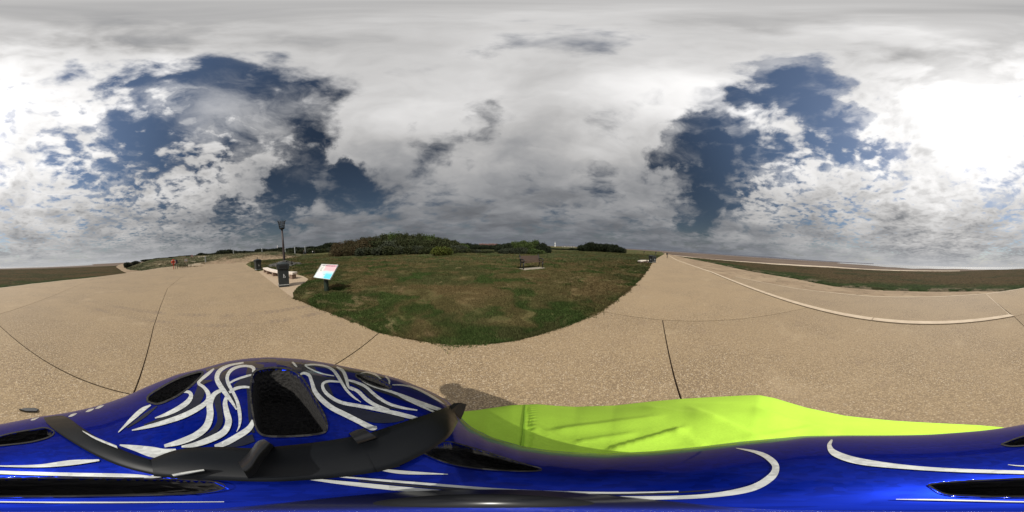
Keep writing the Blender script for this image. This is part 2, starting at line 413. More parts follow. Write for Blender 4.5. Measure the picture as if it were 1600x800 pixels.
# beach sand under the promenade wall, on the seaward side
beach = [G(1042, 398.6, -.2), G(1080, 405), G(1140, 429), G(1230, 444), G(1300, 454), G(1420, 460), G(1540, 456), G(1599, 450), G(50, 441), G(150, 431), G(230, 419.5)]
out = [G(195, 414, -.9), G(100, 419, -.9), G(1, 430, -.9), G(1500, 450, -1.0), G(1400, 448, -1.0), G(1300, 440, -1.0), G(1240, 428, -1.0), G(1180, 417, -1.0), G(1120, 408, -1.0), G(1070, 400.6, -1.0)]
def strip(name, A, B, m, ny=6, kind='structure', nx=80, amp=.0, bumps=1.0, zpow=1):
    """lofted ground strip between two 3D polylines"""
    def res(L, n):
        ds = [0]
        for a, b in zip(L, L[1:]): ds.append(ds[-1]+(b-a).length**.6)
        o = []
        for i in range(n+1):
            t = ds[-1]*i/n; j = 0
            while j < len(L)-2 and ds[j+1] < t: j += 1
            o.append(L[j].lerp(L[j+1], (t-ds[j])/(ds[j+1]-ds[j])))
        return o
    a, b = res(A, nx), res(B, nx); V = []; F = []
    for j in range(ny+1):
        for i in range(nx+1):
            p = a[i].lerp(b[i], j/ny); p = p.copy()
            p.z += amp*(noise.fractal(Vector((p.x*bumps, p.y*bumps, 0)), .8, 2, 4))*math.sin(math.pi*min(1, j/ny*1.0))
            V.append(p)
    for j in range(ny):
        for i in range(nx): q = j*(nx+1)+i; F.append((q, q+1, q+nx+2, q+nx+1))
    return tag(pyd(name, V, F, m, smooth=True), kind=kind)

# outer edge of the paving (sea side), as seen, and the ramp edge which dips below path level
RAMP_Z = {1540: 0, 1500: -.03, 1430: -.10, 1350: -.20, 1300: -.27, 1240: -.35, 1180: -.44, 1150: -.5}
ramp_edge = [G(x, y, RAMP_Z[x]) for x, y in ((1540, 459), (1500, 461.5), (1430, 464), (1350, 462), (1300, 457), (1240, 450), (1180, 438.5), (1150, 432.3))]
wall_west = [G(x, y) for x, y in ((1540, 459), (1570, 455), (1599.9, 450), (50, 443.5), (100, 438), (150, 433), (200, 426.5), (250, 418.5), (300, 412.5))]
wall_west += [Vector((-52, -22.5, 0)), Vector((-64, -20.5, 0)), Vector((-78, -16.5, 0)), Vector((-100, -5, 0)), Vector((-128, 12, 0))]
kerb_line = [G(x, y) for x, y in ((1585, 495), (1520, 503), (1440, 509), (1360, 503), (1280, 487), (1200, 461), (1140, 438), (1110, 425))]
# fit the kerb as a true straight line
k0 = Vector((.36, -5.72, 0)); kd = (Vector((11.5, 2.72, 0))-k0).normalized(); kn = Vector((kd.y, -kd.x, 0))   # kn points seaward
if kn.y > 0: kn = -kn
far_e = Vector((112, 81.5, 0))
kerb_far = Vector((15.4, 5.7, 0))

# beach, marsh
b_in = [Vector((118, 84, -.3)), Vector((60, 41.5, -.45)), Vector((30, 17.5, -.45)), Vector((15.6, 5.0, -.55)), Vector((14.2, 2.3, -.95))] + [p+Vector((0, 0, -.42)) + Vector((p.x, p.y, 0)).normalized()*.0 for p in reversed(ramp_edge[:-1])] + [p+Vector((0, 0, -.45)) for p in wall_west[1:9]]
b_out = [G(1050, 398.3, -1.0), G(1072, 403.2, -1.0), G(1110, 410.5, -1.1), G(1170, 423.5, -1.15), G(1240, 435, -1.15), G(1300, 447, -1.15), G(1380, 453.5, -1.15), G(1440, 455.5, -1.15), G(1520, 455, -1.2), G(1570, 455, -1.25), G(20, 448.5, -1.25), G(80, 442, -1.25), G(140, 435.5, -1.25), G(190, 429, -1.2), G(240, 421.5, -1.1)]
strip('beach_sand', b_in, b_out, M['sand'], ny=10, amp=.10, bumps=.6, nx=160)

def grid_patch(name, poly, zfun, colfun, m, n_az, radii, az0, az1, kind, jitter=0, poly_test=True):
    """polar ground patch clipped to a plan outline"""
    A = np.radians(np.linspace(az0, az1, n_az)); D = np.array(radii); AA, DD = np.meshgrid(A, D)
    x = (np.sin(AA)*DD); y = (np.cos(AA)*DD); z = zfun(x, y)
    idx = np.arange(x.size).reshape(x.shape)
    F = np.stack([idx[:-1, :-1], idx[:-1, 1:], idx[1:, 1:], idx[1:, :-1]], -1).reshape(-1, 4)
    if poly is not None:
        ok = inside(poly, x.ravel(), y.ravel()); F = F[ok[F].any(1)]
    used = np.unique(F); mp = -np.ones(x.size, int); mp[used] = np.arange(len(used)); F = mp[F]
    X, Y, Z = x.ravel()[used].copy(), y.ravel()[used].copy(), z.ravel()[used].copy()
    o = pyd(name, np.stack([X, Y, Z], 1), F.tolist(), m, smooth=True)
    set_tint(o.data, colfun(X, Y)); return tag(o, kind=kind)
def geo(a, b, n): return list(np.geomspace(a, b, n))

marsh_top = [(1050, 398.6), (1065, 401), (1100, 404.2), (1150, 408.6), (1200, 412.5), (1250, 415.8), (1300, 418.4), (1350, 421.3), (1400, 423.2), (1450, 424), (1500, 423.8), (1550, 421.6), (1599, 419.2), (40, 418), (90, 416), (140, 413.6), (176, 411.6), (186, 413), (181, 417), (190, 423), (206, 428)]
marsh_bot = [(150, 437), (60, 446), (1580, 456), (1530, 455), (1480, 455.3), (1420, 455.8), (1380, 454.5), (1340, 451.5), (1300, 447.5), (1270, 441.5), (1240, 435.5), (1200, 428.5), (1170, 423.2), (1130, 415), (1100, 408.5), (1075, 403.8)]
ZS = -1.15
marsh = [G(x, y, ZS) for x, y in marsh_top+marsh_bot]
def marsh_z(x, y):
    e = edge_dist(marsh, x.ravel(), y.ravel()).reshape(x.shape); ins = inside(marsh, x.ravel(), y.ravel()).reshape(x.shape)
    return np.where(ins, ZS+.13*sm(e, 0, .8)+.16*(fbm(x, y, .5, 4)-.5), ZS-.25)
def marsh_col(x, y):
    c = np.tile(np.array((.066, .048, .024)), (len(x), 1)); e = edge_dist(marsh_near, x, y)
    c = lerp(c, (.036, .038, .017), sm(fbm(x, y, .16, 4), .46, .62)*.7)
    c = lerp(c, (.026, .040, .013), (1-sm(e+6*(fbm(x, y, .3, 3)-.5), 3.0, 9.0))*.95)
    c = lerp(c, (.070, .048, .026), sm(fbm(x+33, y, .09, 4), .52, .62)*.5)
    c = lerp(c, (.16, .125, .085), (1-sm(e, .5, 3.5))*sm(fbm(x+3, y+8, .7, 4), .52, .60)*.7)
    return c
marsh_near = [G(x, y, ZS) for x, y in marsh_bot]
marsh_near = marsh_near + marsh_near[::-1][1:-1]
grid_patch('marsh_ground', marsh, marsh_z, marsh_col, M['marsh'], 520, geo(9, 175, 120), 52, 224, 'structure')

bank_lo = [(1052, 399.2), (1100, 404.8), (1150, 409.2), (1200, 413.2), (1250, 416.6), (1300, 419.2), (1350, 422), (1400, 423.8), (1450, 424.6), (1500, 424.2)]
bank_hi = [(1500, 423.0), (1450, 423.0), (1400, 421.8), (1350, 419.9), (1300, 416.6), (1250, 413.9), (1200, 410.9), (1150, 407.3), (1100, 403.6), (1052, 398.7)]
sheet('sand_bank', M['palesand'], [G(x_, y_+random.uniform(-.25, .25), ZM+.12) for x_, y_ in bank_lo+bank_hi], ZM+.12, thick=.1)
# ------------------------------------------------------------------ promenade: bays of exposed aggregate
gs_px = [(1039, 396.6), (1028, 402.5), (1017, 410.5), (1012, 420), (1000, 435), (980, 455), (960, 470), (938, 486), (900, 503), (860, 517), (810, 531), (780, 535.5), (750, 538), (725, 538.8), (700, 538), (660, 533), (620, 525), (592, 518), (560, 505), (520, 490), (490, 478), (459, 465.5)]
gs = [G(*p) for p in gs_px]
pad_px = [(458, 458), (464, 450), (478, 441), (482, 436), (474, 431.5), (462, 428.5), (440, 424), (416, 421.5)]
pad = [G(*p) for p in pad_px]
gs2 = [G(403, 423.6), G(392, 418), G(384, 413), Vector((-50, -1.2, 0)), Vector((-66, 3.5, 0)), Vector((-100, 22, 0)), Vector((-120, 33, 0))]
J1a, J1b = Vector((-2.35, 2.2, 0)), Vector((.36, -5.7, 0))          # transverse joint left of the rider
J2a, J2b = Vector((2.33, 3.73, 0)), Vector((5.85, -1.55, 0))        # transverse joint right
mid = [Vector(p) for p in ((3.29, 2.36, 0), (1.3, .64, 0), (-1.22, -1.28, 0), (-3.36, -2.58, 0), (-5.02, -3.49, 0), (-8.83, -5.46, 0), (-15, -7.43, 0))]
def lint(a, b, c, d):
    r = b-a; s = d-c; t = ((c-a).x*s.y-(c-a).y*s.x)/(r.x*s.y-r.y*s.x); return a+r*t
X1 = lint(J1a, J1b, mid[1], mid[2]); X2 = lint(J2a, J2b, mid[0], mid[1])
kA = k0; kB = k0+kd*((J2b-k0).dot(kd)); kC = kerb_far
i1 = 17                                    # gs index where the joint 1 meets the turf
gi1 = G(592, 526.5)
outer_pt = lint(k0, Vector((-4.23, -10.41, 0)), wall_west[4], wall_west[5])
bays = {
 'east': [J2a, X2, kB, kerb_far, Vector((60, 42, 0)), far_e, Vector((104, 77, 0))] + gs[1:8],
 'mid_in': [J2a, X2, mid[1], X1, G(592, 520)] + gs[8:17][::-1],
 'mid_out': [X2, kB, kA, X1, mid[1]],
 'west_in': [X1, G(592, 520)] + gs[18:] + [G(403, 423.6)] + gs2[1:] + [Vector((-125, 30, 0)), Vector((-60, -9, 0)), Vector((-37, -9.5, 0))] + mid[:2:-1],
 'west_out': [X1]+mid[3:]+[Vector((-37, -9.5, 0)), Vector((-60, -9, 0)), Vector((-125, 30, 0))] + wall_west[:4:-1] + [outer_pt, k0],
 'corner': [k0, outer_pt] + wall_west[4:0:-1] + [wall_west[0]],
}
# mid_in polygon order fix
bays['mid_in'] = [X2, J2a] + gs[8:17] + [G(592, 520), X1, mid[1]]
def shrink(poly, g):
    """pull every edge of the outline inwards by g to leave a joint"""
    area = sum(p.x*q.y-q.x*p.y for p, q in zip(poly, poly[1:]+poly[:1])); s = 1 if area > 0 else -1; n = len(poly); o = []
    for i in range(n):
        a, b, c = poly[i-1], poly[i], poly[(i+1) % n]
        u = (b-a).normalized(); v = (c-b).normalized(); nu = Vector((-u.y, u.x, 0))*s; nv = Vector((-v.y, v.x, 0))*s
        h = (nu+nv); L = h.length
        o.append(b+h/L*g/max(.4, L/2) if L > 1e-6 else b+nu*g)
    return o
prom = empty('promenade_path', (0, 0, 0)); prom['kind'] = 'structure'
bm = bmesh.new()
sub = [far_e, Vector((60, 42, 0)), kerb_far, kC, kB, kA, wall_west[0]] + wall_west[1:] + gs2[::-1] + gs[::-1]
prism(bm, [p for i, p in enumerate(sub) if i == 0 or (p-sub[i-1]).length > 1e-4], -.50, -.022)
obj('joint_bed', bm, M['joint'], prom)
for nme, poly in bays.items():
    bm = bmesh.new(); prism(bm, shrink(poly, .010), -.14, 0); obj('concrete_bay', bm, M['path'], prom)
# widened pad with the curved bench
padpoly = [G(459, 466.5)] + pad + [G(403, 424.2)]
bm = bmesh.new(); prism(bm, shrink(padpoly, .012), -.14, .004); obj('concrete_bay', bm, M['bay'], prom)
pad2 = [G(x, y) for x, y in ((1019, 411.2), (1003, 409.5), (994, 411.2), (997, 413), (1006, 415), (1013, 418.5))]
bm = bmesh.new(); prism(bm, pad2[::-1], -.14, .006); obj('concrete_bay', bm, M['bay'], prom)
# pale concrete nosing along the sea-side edge
def ribbon_prism(bm, line, w, z0, z1, side):
    L = []; n = len(line)
    for i in range(n):
        a = line[max(0, i-1)]; b = line[min(n-1, i+1)]; t = (b-a); t.z = 0; t.normalize(); L.append(line[i]+Vector((t.y, -t.x, 0))*w*side)
    for i in range(n-1):
        q = [line[i], line[i+1], L[i+1], L[i]]
        A = [bm.verts.new(p+Vector((0, 0, z0))) for p in q]; B = [bm.verts.new(p+Vector((0, 0, z1))) for p in q]
        for f in ((B[0], B[1], B[2], B[3]), (A[3], A[2], A[1], A[0]), (A[0], A[1], B[1], B[0]), (A[1], A[2], B[2], B[1]), (A[2], A[3], B[3], B[2]), (A[3], A[0], B[0], B[3])): bm.faces.new(f)
    bmesh.ops.recalc_face_normals(bm, faces=bm.faces)
bm = bmesh.new(); ribbon_prism(bm, wall_west, .16, -.62, .012, 1); obj('edge_nosing', bm, M['kerb'], prom)
bm = bmesh.new(); ribbon_prism(bm, [kerb_far+kn*.02, Vector((30, 18.9, 0)), Vector((60, 42, 0)), far_e], .3, -.62, .012, 1); obj('edge_nosing', bm, M['kerb'], prom)
# ramp beyond the kerb
ramp = empty('beach_ramp', (0, 0, 0)); ramp['kind'] = 'structure'
kw = .27
tip = Vector((13.4, 3.75, -.5))
V = []; F = []; nR = len(ramp_edge)
for i, p in enumerate(ramp_edge):
    t = i/(nR-1); q = k0.lerp(tip-kn*.0, 0)
    s = t*((tip-k0).dot(kd)); q = k0+kd*s+kn*kw; q.z = p.z
    V += [q, p]
for i in range(nR-1): a = 2*i; F.append((a, a+1, a+3, a+2))
rp = pyd('ramp_surface', V, F, M['ramp'], ramp)
bm = bmesh.new(); ribbon_prism(bm, ramp_edge, .14, -.6, .012, -1); obj('edge_nosing', bm, M['kerb'], ramp)
bm = bmesh.new(); mm = [k0+kn*kw+Vector((.02, 0, 0)), ramp_edge[0]]; ribbon_prism(bm, mm, .035, -.1, .008, 1); obj('ramp_edging', bm, M['kerb'], ramp)
# kerb stones
kt = empty('kerb', (0, 0, 0)); kt['kind'] = 'structure'
brk = (G(1362, 501)-k0).dot(kd); Lk = (kerb_far-k0).dot(kd)
for a, b in ((0, brk-.012), (brk+.012, brk+5.2), (brk+5.225, brk+9.2), (brk+9.225, Lk)):
    bm = bmesh.new(); pts = [k0+kd*a, k0+kd*b, k0+kd*b+kn*kw, k0+kd*a+kn*kw]; prism(bm, pts, -.55, .030); obj('kerb_stone', bm, M['kerb'], kt, bevel=.006)

# ------------------------------------------------------------------ turf area inland
turf_poly = [Vector((104.66, 79, 0))] + gs + pad + gs2 + [Vector((-170, 75, 0)), Vector((-260, 140, 0)), Vector((-200, 420, 0)), Vector((0, 600, 0)), Vector((260, 520, 0)), Vector((300, 300, 0)), Vector((220, 168, 0))]
for p in turf_poly: p.z = 0
def turf_z(x, y):
    e = edge_dist(turf_poly, x.ravel(), y.ravel()).reshape(x.shape); ins = inside(turf_poly, x.ravel(), y.ravel()).reshape(x.shape)
    d = np.hypot(x, y)
    return np.where(ins, .004+.045*sm(e, 0, .25)+.10*sm(e, .3, 4)*fbm(x, y, .35, 4)+.05*sm(e, .2, 1)*fbm(x, y, 2.1, 3), -.045+.045*np.clip(1-e/.12, 0, 1))
grid_patch('grass_ground', turf_poly, turf_z, turf_color, M['turf'], 900, geo(2.1, 40, 230)+geo(42, 560, 50), -100, 56, 'structure')

def blades(name, X, Y, Z, H, Wd, C, m, kind='stuff', per=3, lean=.5, label=None, cat=None):
    n = len(X); X, Y, Z, H, Wd = [np.repeat(a, per) for a in (X, Y, Z, H, Wd)]; C = np.repeat(C, per, 0); N = len(X)
    a = rng.random(N)*2*math.pi; b = rng.random(N)*2*math.pi; l = H*lean*(.4+rng.random(N))
    X = X+rng.normal(0, 1, N)*Wd*1.2; Y = Y+rng.normal(0, 1, N)*Wd*1.2
    V = np.empty((N, 3, 3), np.float32)
    V[:, 0] = np.stack([X-np.cos(a)*Wd, Y-np.sin(a)*Wd, Z-.01], 1); V[:, 1] = np.stack([X+np.cos(a)*Wd, Y+np.sin(a)*Wd, Z-.01], 1)
    V[:, 2] = np.stack([X+np.cos(b)*l, Y+np.sin(b)*l, Z+H*(.6+.6*rng.random(N))], 1)
    me = bpy.data.meshes.new(name); me.vertices.add(N*3); me.vertices.foreach_set('co', V.ravel())
    me.loops.add(N*3); me.loops.foreach_set('vertex_index', np.arange(N*3, dtype=np.int32))
    me.polygons.add(N); me.polygons.foreach_set('loop_start', np.arange(0, N*3, 3, dtype=np.int32)); me.polygons.foreach_set('loop_total', np.full(N, 3, np.int32)); me.update()
    set_tint(me, np.repeat(C*(.5+1.0*rng.random((N, 1))), 3, 0)); o = link(name, me, m); return tag(o, label, cat, kind=kind)
def scatter(poly, n, rmin, rmax, a0, a1, power=1.0):
    r = rmin*(rmax/rmin)**(rng.random(n)**power); a = np.radians(a0+(a1-a0)*rng.random(n)); x = np.sin(a)*r; y = np.cos(a)*r
    k = inside(poly, x, y); return x[k], y[k]
x, y = scatter(turf_poly, 250000, 2.1, 60, -92, 56)
d = np.hypot(x, y); c = turf_color(x, y); dens = fbm(x, y, 1.7, 3)
green = c[:, 1] > c[:, 0]; keep = (dens > .30) | green; bd = (np.abs((x-1.46)*.877+(y-11.85)*.48) < 1.15) & (np.abs(-(x-1.46)*.48+(y-11.85)*.877) < .62); keep &= ~bd
x, y, d, c, dens = x[keep], y[keep], d[keep], c[keep], dens[keep]
h = np.clip(.030+.0018*d, 0, .13)*(.35+1.6*dens**1.5)*(1+.5*(c[:, 1] > c[:, 0])); w = np.clip(.0035+.0011*d, 0, .05)
blades('grass', x, y, turf_z(x, y), h, w, c*1.12, M['blade'], label='low patchy coastal turf of green mats and dead brown tufts beside the path', cat='grass')
# ragged lip of grass creeping over the edge of the paving
lx, ly = [], []
for a, b in zip(gs[2:], gs[3:]):
    n_ = int((b-a).length*420); t_ = rng.random(n_); o_ = rng.normal(.02, .045, n_)*(1+1.4*(fbm(a.x+t_*(b-a).x, a.y+t_*(b-a).y, 2.2, 3)-.45)*3); nx_, ny_ = -(b-a).y/(b-a).length, (b-a).x/(b-a).length
    if nx_*a.x+ny_*a.y < 0: nx_, ny_ = -nx_, -ny_
    lx.append(a.x+t_*(b.x-a.x)+nx_*o_); ly.append(a.y+t_*(b.y-a.y)+ny_*o_)
x, y = np.concatenate(lx), np.concatenate(ly); d = np.hypot(x, y)
blades('grass_lip', x, y, np.full(len(x), .004), .035+.002*d, .004+.0009*d, turf_color(x, y)*1.05, M['blade'], lean=1.1, label='ragged grass creeping over the curved edge of the paving', cat='grass')
x, y = scatter(turf_poly, 2600, 14, 75, -80, 56); c = turf_color(x, y)*.9+np.array((.012, .02, .008))
blades('marram_tufts', x, y, turf_z(x, y), .10+.12*rng.random(len(x)), np.full(len(x), .03), c, M['blade'], per=12, label='taller grey green tufts scattered over the far half of the turf', cat='grass')
x, y = scatter(marsh, 26000, 11, 170, 54, 224, .8); d = np.hypot(x, y)
blades('marsh_grass', x, y, marsh_z(x, y), .03+.0002*d, .012+.0012*d, marsh_col(x, y)*1.1, M['blade'], per=2, lean=1.3, label='dark salt marsh grass between the sand and the mudflat', cat='marsh grass')
# ------------------------------------------------------------------ dunes to the west
def prof(tab):
    X = np.array([t[0] for t in tab], float); Y = np.array([t[1] for t in tab], float)
    return lambda v: np.interp(v, X, Y)
def elev_of(px, py):
    d = ray(px, py); return math.degrees(math.atan2(d.x, d.y)), math.degrees(math.asin(d.z))
crest = [elev_of(*p) for p in ((178, 413.5), (186, 411.6), (200, 408.6), (222, 406), (240, 404), (255, 403.2), (270, 402), (285, 401), (300, 400), (320, 398.8), (345, 397.6), (370, 396.2), (400, 394.6), (430, 393), (460, 391.6), (500, 390), (540, 388.6))]
crest_f = prof(crest)
def dune_z(x, y):
    d = np.hypot(x, y); a = np.degrees(np.arctan2(x, y)); far = 72+14*np.sin(a*.09)
    hc = EYE+far*np.tan(np.radians(crest_f(a)))
    t = np.clip((d-34)/(far-34), 0, 1)
    z = -1.35*(1-sm(a, -128, -116))*(1-t)+(hc+0)*sm(t, 0.0, 1.0)**1.25 + (1-t)*(-.10)
    z = z+(fbm(x, y, .11, 4)-.5)*1.5*sm(t, .1, .5)*(1-sm(t, .8, 1)) + (fbm(x+50, y, .5, 3)-.5)*.35*sm(t, .05, .2)
    side = sm(a, -140, -124); z = z*side+(-1.5)*(1-side)
    near = sm(a, -84, -70); z = z*(1-near)+near*(z*.0-.25+sm(d, 90, 150)*np.maximum(hc, 0)*.0)
    return np.where(d < 30, -.9, z)
def dune_col(x, y):
    c = np.tile(np.array((.105, .098, .056)), (len(x), 1))
    c = lerp(c, (.15, .125, .075), sm(fbm(x, y, .10, 4), .46, .6)); c = lerp(c, (.055, .062, .030), sm(fbm(x+31, y, .16, 4), .5, .6)*.9)
    a = np.degrees(np.arctan2(x, y)); d = np.hypot(x, y)
    c = lerp(c, (.42, .34, .25), sm(fbm(x+70, y+12, .12, 4), .57, .62)*sm(a, -128, -118)*(1-sm(a, -112, -104))*.8)
    c = lerp(c, (.27, .195, .13), (1-sm(d+14*(fbm(x, y, .2, 3)-.5), 42, 56))*sm(a, -114, -104)*.9)
    return c
grid_patch('dune_ground', None, dune_z, dune_col, M['marsh'], 260, geo(31, 100, 60), -142, -74, 'structure')
def gx(az, d): return math.sin(R(az))*d, math.cos(R(az))*d
bm = bmesh.new()
def flat_patch(name, pts, m, z=None, zf=None, th=.05):
    bm = bmesh.new(); prism(bm, [Vector((p[0], p[1], 0)) for p in pts], z-th, z); return tag(obj(name, bm, m), kind='structure')
# sandy track curving off the marsh edge and the sandy apron in front of the dunes
flat_patch('sandy_track', [G(181, 417, -.95), G(186, 413.8, -.95), G(191, 412.2, -.95), G(195, 415.5, -.95), G(207, 418.2, -.95), G(232, 421, -.95), G(240, 424, -.95), G(206, 430, -.95), G(190, 423.2, -.95)], M['sand'], -.93)
ap = [G(x, y, -.12) for x, y in ((262, 417.5), (284, 412.5), (310, 408.6), (340, 405.6), (372, 403), (398, 401), (432, 399.4), (440, 398.6), (400, 398.4), (360, 401), (330, 404), (300, 408), (275, 413), (256, 417))]
flat_patch('sand_apron', [G(x, y, .012) for x, y in ((300, 411.8), (322, 408.6), (350, 405.6), (385, 402.6), (420, 400.6), (432, 399.8), (420, 399.2), (385, 399.8), (352, 402.3), (325, 405), (298, 409))], M['palesand'], .012, th=.3)
x, y = [], []
xx = rng.random(12000); aa = np.radians(-136+60*rng.random(12000)); dd = 33+45*xx; x = np.sin(aa)*dd; y = np.cos(aa)*dd
pv = dune_col(x, y); k = pv.max(1) < .2
blades('marram_grass', x[k], y[k], dune_z(x[k], y[k]), .14+.18*rng.random(k.sum()), np.full(k.sum(), .05), pv[k]*1.0, M['blade'], per=3, label='grey green marram grass covering the low dunes', cat='dune grass')

# ------------------------------------------------------------------ bushes and trees
def crown_mesh(name, rx, ry, rz, nl, leaf, cols, lobes=9, seed=1, low=.0):
    r = np.random.default_rng(seed); cs = []
    for i in range(lobes):
        a = r.random()*6.28; q = r.random()**.6
        cs.append((math.cos(a)*rx*.62*q, math.sin(a)*ry*.62*q, rz*(.30+.42*r.random()*(1-.5*q)), .34+.22*r.random()))
    cs.append((0, 0, rz*.45, .62)); n = nl; L = r.integers(0, len(cs), n); C = np.array(cs)[L]
    v = r.normal(size=(n, 3)); v /= np.linalg.norm(v, axis=1)[:, None]; rad = (.72+.34*r.random(n))*(1+.25*(r.random(n) > .93))
    P = np.stack([C[:, 0]+v[:, 0]*C[:, 3]*rx*rad, C[:, 1]+v[:, 1]*C[:, 3]*ry*rad, C[:, 2]+v[:, 2]*C[:, 3]*rz*rad*.9], 1)
    P[:, 2] = np.where(P[:, 2] < low, low+np.abs(P[:, 2]-low)*.3, P[:, 2])
    a = r.normal(size=(n, 3)); a /= np.linalg.norm(a, axis=1)[:, None]; b = np.cross(a, r.normal(size=(n, 3))); b /= np.linalg.norm(b, axis=1)[:, None]
    s = leaf*(.5+.9*r.random(n))[:, None]
    V = np.stack([P-a*s, P+b*s*.62, P+a*s, P-b*s*.62], 1).astype(np.float32); N = n
    me = bpy.data.meshes.new(name); me.vertices.add(N*4); me.vertices.foreach_set('co', V.ravel()); me.loops.add(N*4)
    me.loops.foreach_set('vertex_index', np.arange(N*4, dtype=np.int32)); me.polygons.add(N)
    me.polygons.foreach_set('loop_start', np.arange(0, N*4, 4, dtype=np.int32)); me.polygons.foreach_set('loop_total', np.full(N, 4, np.int32)); me.update()
    base = np.array(cols)[(L+r.integers(0, 2, n)) % len(cols)]*(.65+.7*r.random((n, 1))); set_tint(me, np.repeat(base, 4, 0)); me.materials.append(M['leaf']); return me
def trunk_mesh(name, h, rad, seed, stems=3):
    r = random.Random(seed); bm = bmesh.new()
    for s in range(stems):
        a = r.random()*6.28; p = Vector((math.cos(a)*rad*1.5*(stems > 1), math.sin(a)*rad*1.5*(stems > 1), -.25)); pts = [p.copy()]
        for i in range(4): p = p+Vector((math.cos(a)*h*.09*(stems > 1)+r.uniform(-.05, .05)*h, math.sin(a)*h*.09*(stems > 1)+r.uniform(-.05, .05)*h, h*.24)); pts.append(p.copy())
        tube(bm, pts, [rad, rad*.8, rad*.6, rad*.4, rad*.2], 6, caps=False)
        for j in range(3):
            q = pts[2+j//2]; b = r.random()*6.28; tube(bm, [q, q+Vector((math.cos(b)*h*.16, math.sin(b)*h*.16, h*.13)), q+Vector((math.cos(b)*h*.3, math.sin(b)*h*.3, h*.2))], [rad*.4, rad*.25, rad*.1], 5, caps=False)
    me = bpy.data.meshes.new(name); bm.to_mesh(me); bm.free(); me.materials.append(M['bark']); return me
OLIVE = [(.030, .036, .013), (.042, .046, .019), (.023, .030, .011)]
BROWN = [(.066, .048, .023), (.050, .038, .019), (.038, .037, .016)]
BRIGHT = [(.062, .078, .012), (.048, .068, .014), (.078, .082, .016)]
DARK = [(.018, .025, .012), (.024, .031, .014), (.014, .019, .010)]
GREY = [(.050, .058, .036), (.04, .047, .028), (.033, .038, .022)]
MID = [(.05, .075, .02), (.042, .06, .018), (.065, .085, .026)]
KIND = {}
for nme, cols, leaf, cnt in (('olive', OLIVE, .055, 7000), ('brown', BROWN, .045, 7000), ('bright', BRIGHT, .05, 6000), ('dark', DARK, .055, 6500), ('grey', GREY, .055, 6000), ('mid', MID, .055, 7000)):
    KIND[nme] = [crown_mesh('crown', 1, 1, 1, cnt, leaf, cols, 9+i*2, seed=hash(nme) % 1 + i*7+len(nme)) for i in range(3)]
TRK = [trunk_mesh('trunk', .9, .05, i) for i in range(3)]
TRK1 = [trunk_mesh('trunk', 1.0, .035, 10+i, 1) for i in range(3)]
def bush(name, kind, loc, w, h, label, cat, group=None, tree=False, i=0):
    e = empty(name, loc, random.random()*6.28, label, cat, group)
    c = bpy.data.objects.new('crown', KIND[kind][i % 3]); COL.objects.link(c); c.parent = e
    if tree: c.scale = (w, w, h*.62); c.location.z = h*.34
    else: c.scale = (w, w*.85, h*1.0)
    t = bpy.data.objects.new('trunk', (TRK1 if tree else TRK)[i % 3]); COL.objects.link(t); t.parent = e; t.scale = (w*.6 if not tree else h*.8, w*.6 if not tree else h*.8, h*.8)
    return e
def place_row(pxs, top, dist, kind, fmt, cat, group, wk=1.25, name='bush', tree=False, base=None, kinds=None):
    for i, px in enumerate(pxs):
        d = dist(px) if callable(dist) else dist; d *= random.uniform(.96, 1.04)
        p = AT(px, top(px)+random.uniform(-.8, .8), d); z0 = base if base is not None else 0.0
        if callable(base): z0 = base(p.x, p.y)
        h = max(.5, (p.z-z0)*random.uniform(.93, 1.05)); step = abs(pxs[1]-pxs[0]) if len(pxs) > 1 else 10
        w = max(h*.42 if tree else 0, d*R(step*.225)*wk*random.uniform(.85, 1.15))
        kd_ = kinds(px) if kinds else kind
        bush(name, kd_, (p.x, p.y, z0), w, h, fmt.format(n=ORD[i]), cat, group, tree, i)
sky_t = prof([(512, 386), (522, 382), (532, 379), (545, 375), (560, 372.5), (575, 372), (590, 368.5), (605, 366), (625, 365), (645, 365), (660, 367), (675, 369.5), (695, 373), (712, 376.5), (725, 380), (740, 382)])
kthick = lambda px: 'brown' if px < 582 else ('olive' if int(px) % 3 else 'mid')
place_row(list(np.arange(530, 722, 9.5)), sky_t, lambda p: 45, None, '{n} bush from the left in the back row of the big thicket', 'bush', 'bushes of the big thicket', 1.5, kinds=kthick)
t2 = prof([(525, 388), (560, 378), (600, 374), (640, 372), (680, 376), (720, 384), (740, 388)])
place_row(list(np.arange(530, 730, 12.5)), t2, lambda p: 39, None, '{n} bush from the left in the middle row of the big thicket', 'bush', 'bushes of the big thicket', 1.5, kinds=lambda p: 'brown' if p < 575 else ('grey' if int(p) % 4 == 1 else 'olive'))
t3 = prof([(560, 388), (600, 385), (640, 383), (680, 386), (760, 391)])
place_row(list(np.arange(568, 760, 13.5)), t3, lambda p: 34, None, '{n} low bush from the left along the front of the big thicket', 'bush', 'low bushes at the foot of the thicket', 1.35, kinds=lambda p: 'grey' if int(p/13) % 2 else 'olive')
for i, (px, py, d, w, h) in enumerate(((682, 391, 28, 1.25, 1.35), (692, 388.5, 28.4, 1.4, 1.65), (703, 391, 28, 1.2, 1.3))):
    pass
p = G(691, 400.2); bush('gorse_bush', 'bright', (p.x, p.y, 0), 2.3, 1.62, 'bright yellow green bush standing alone in front of the big thicket', 'bush', None, i=1)
place_row(list(np.arange(724, 790, 9)), prof([(720, 381), (735, 379.5), (750, 382.5), (790, 381)]), 60, 'dark', '{n} dark bush from the left in the far hedge beside the small lake', 'bush', 'dark bushes by the lake', 1.2)
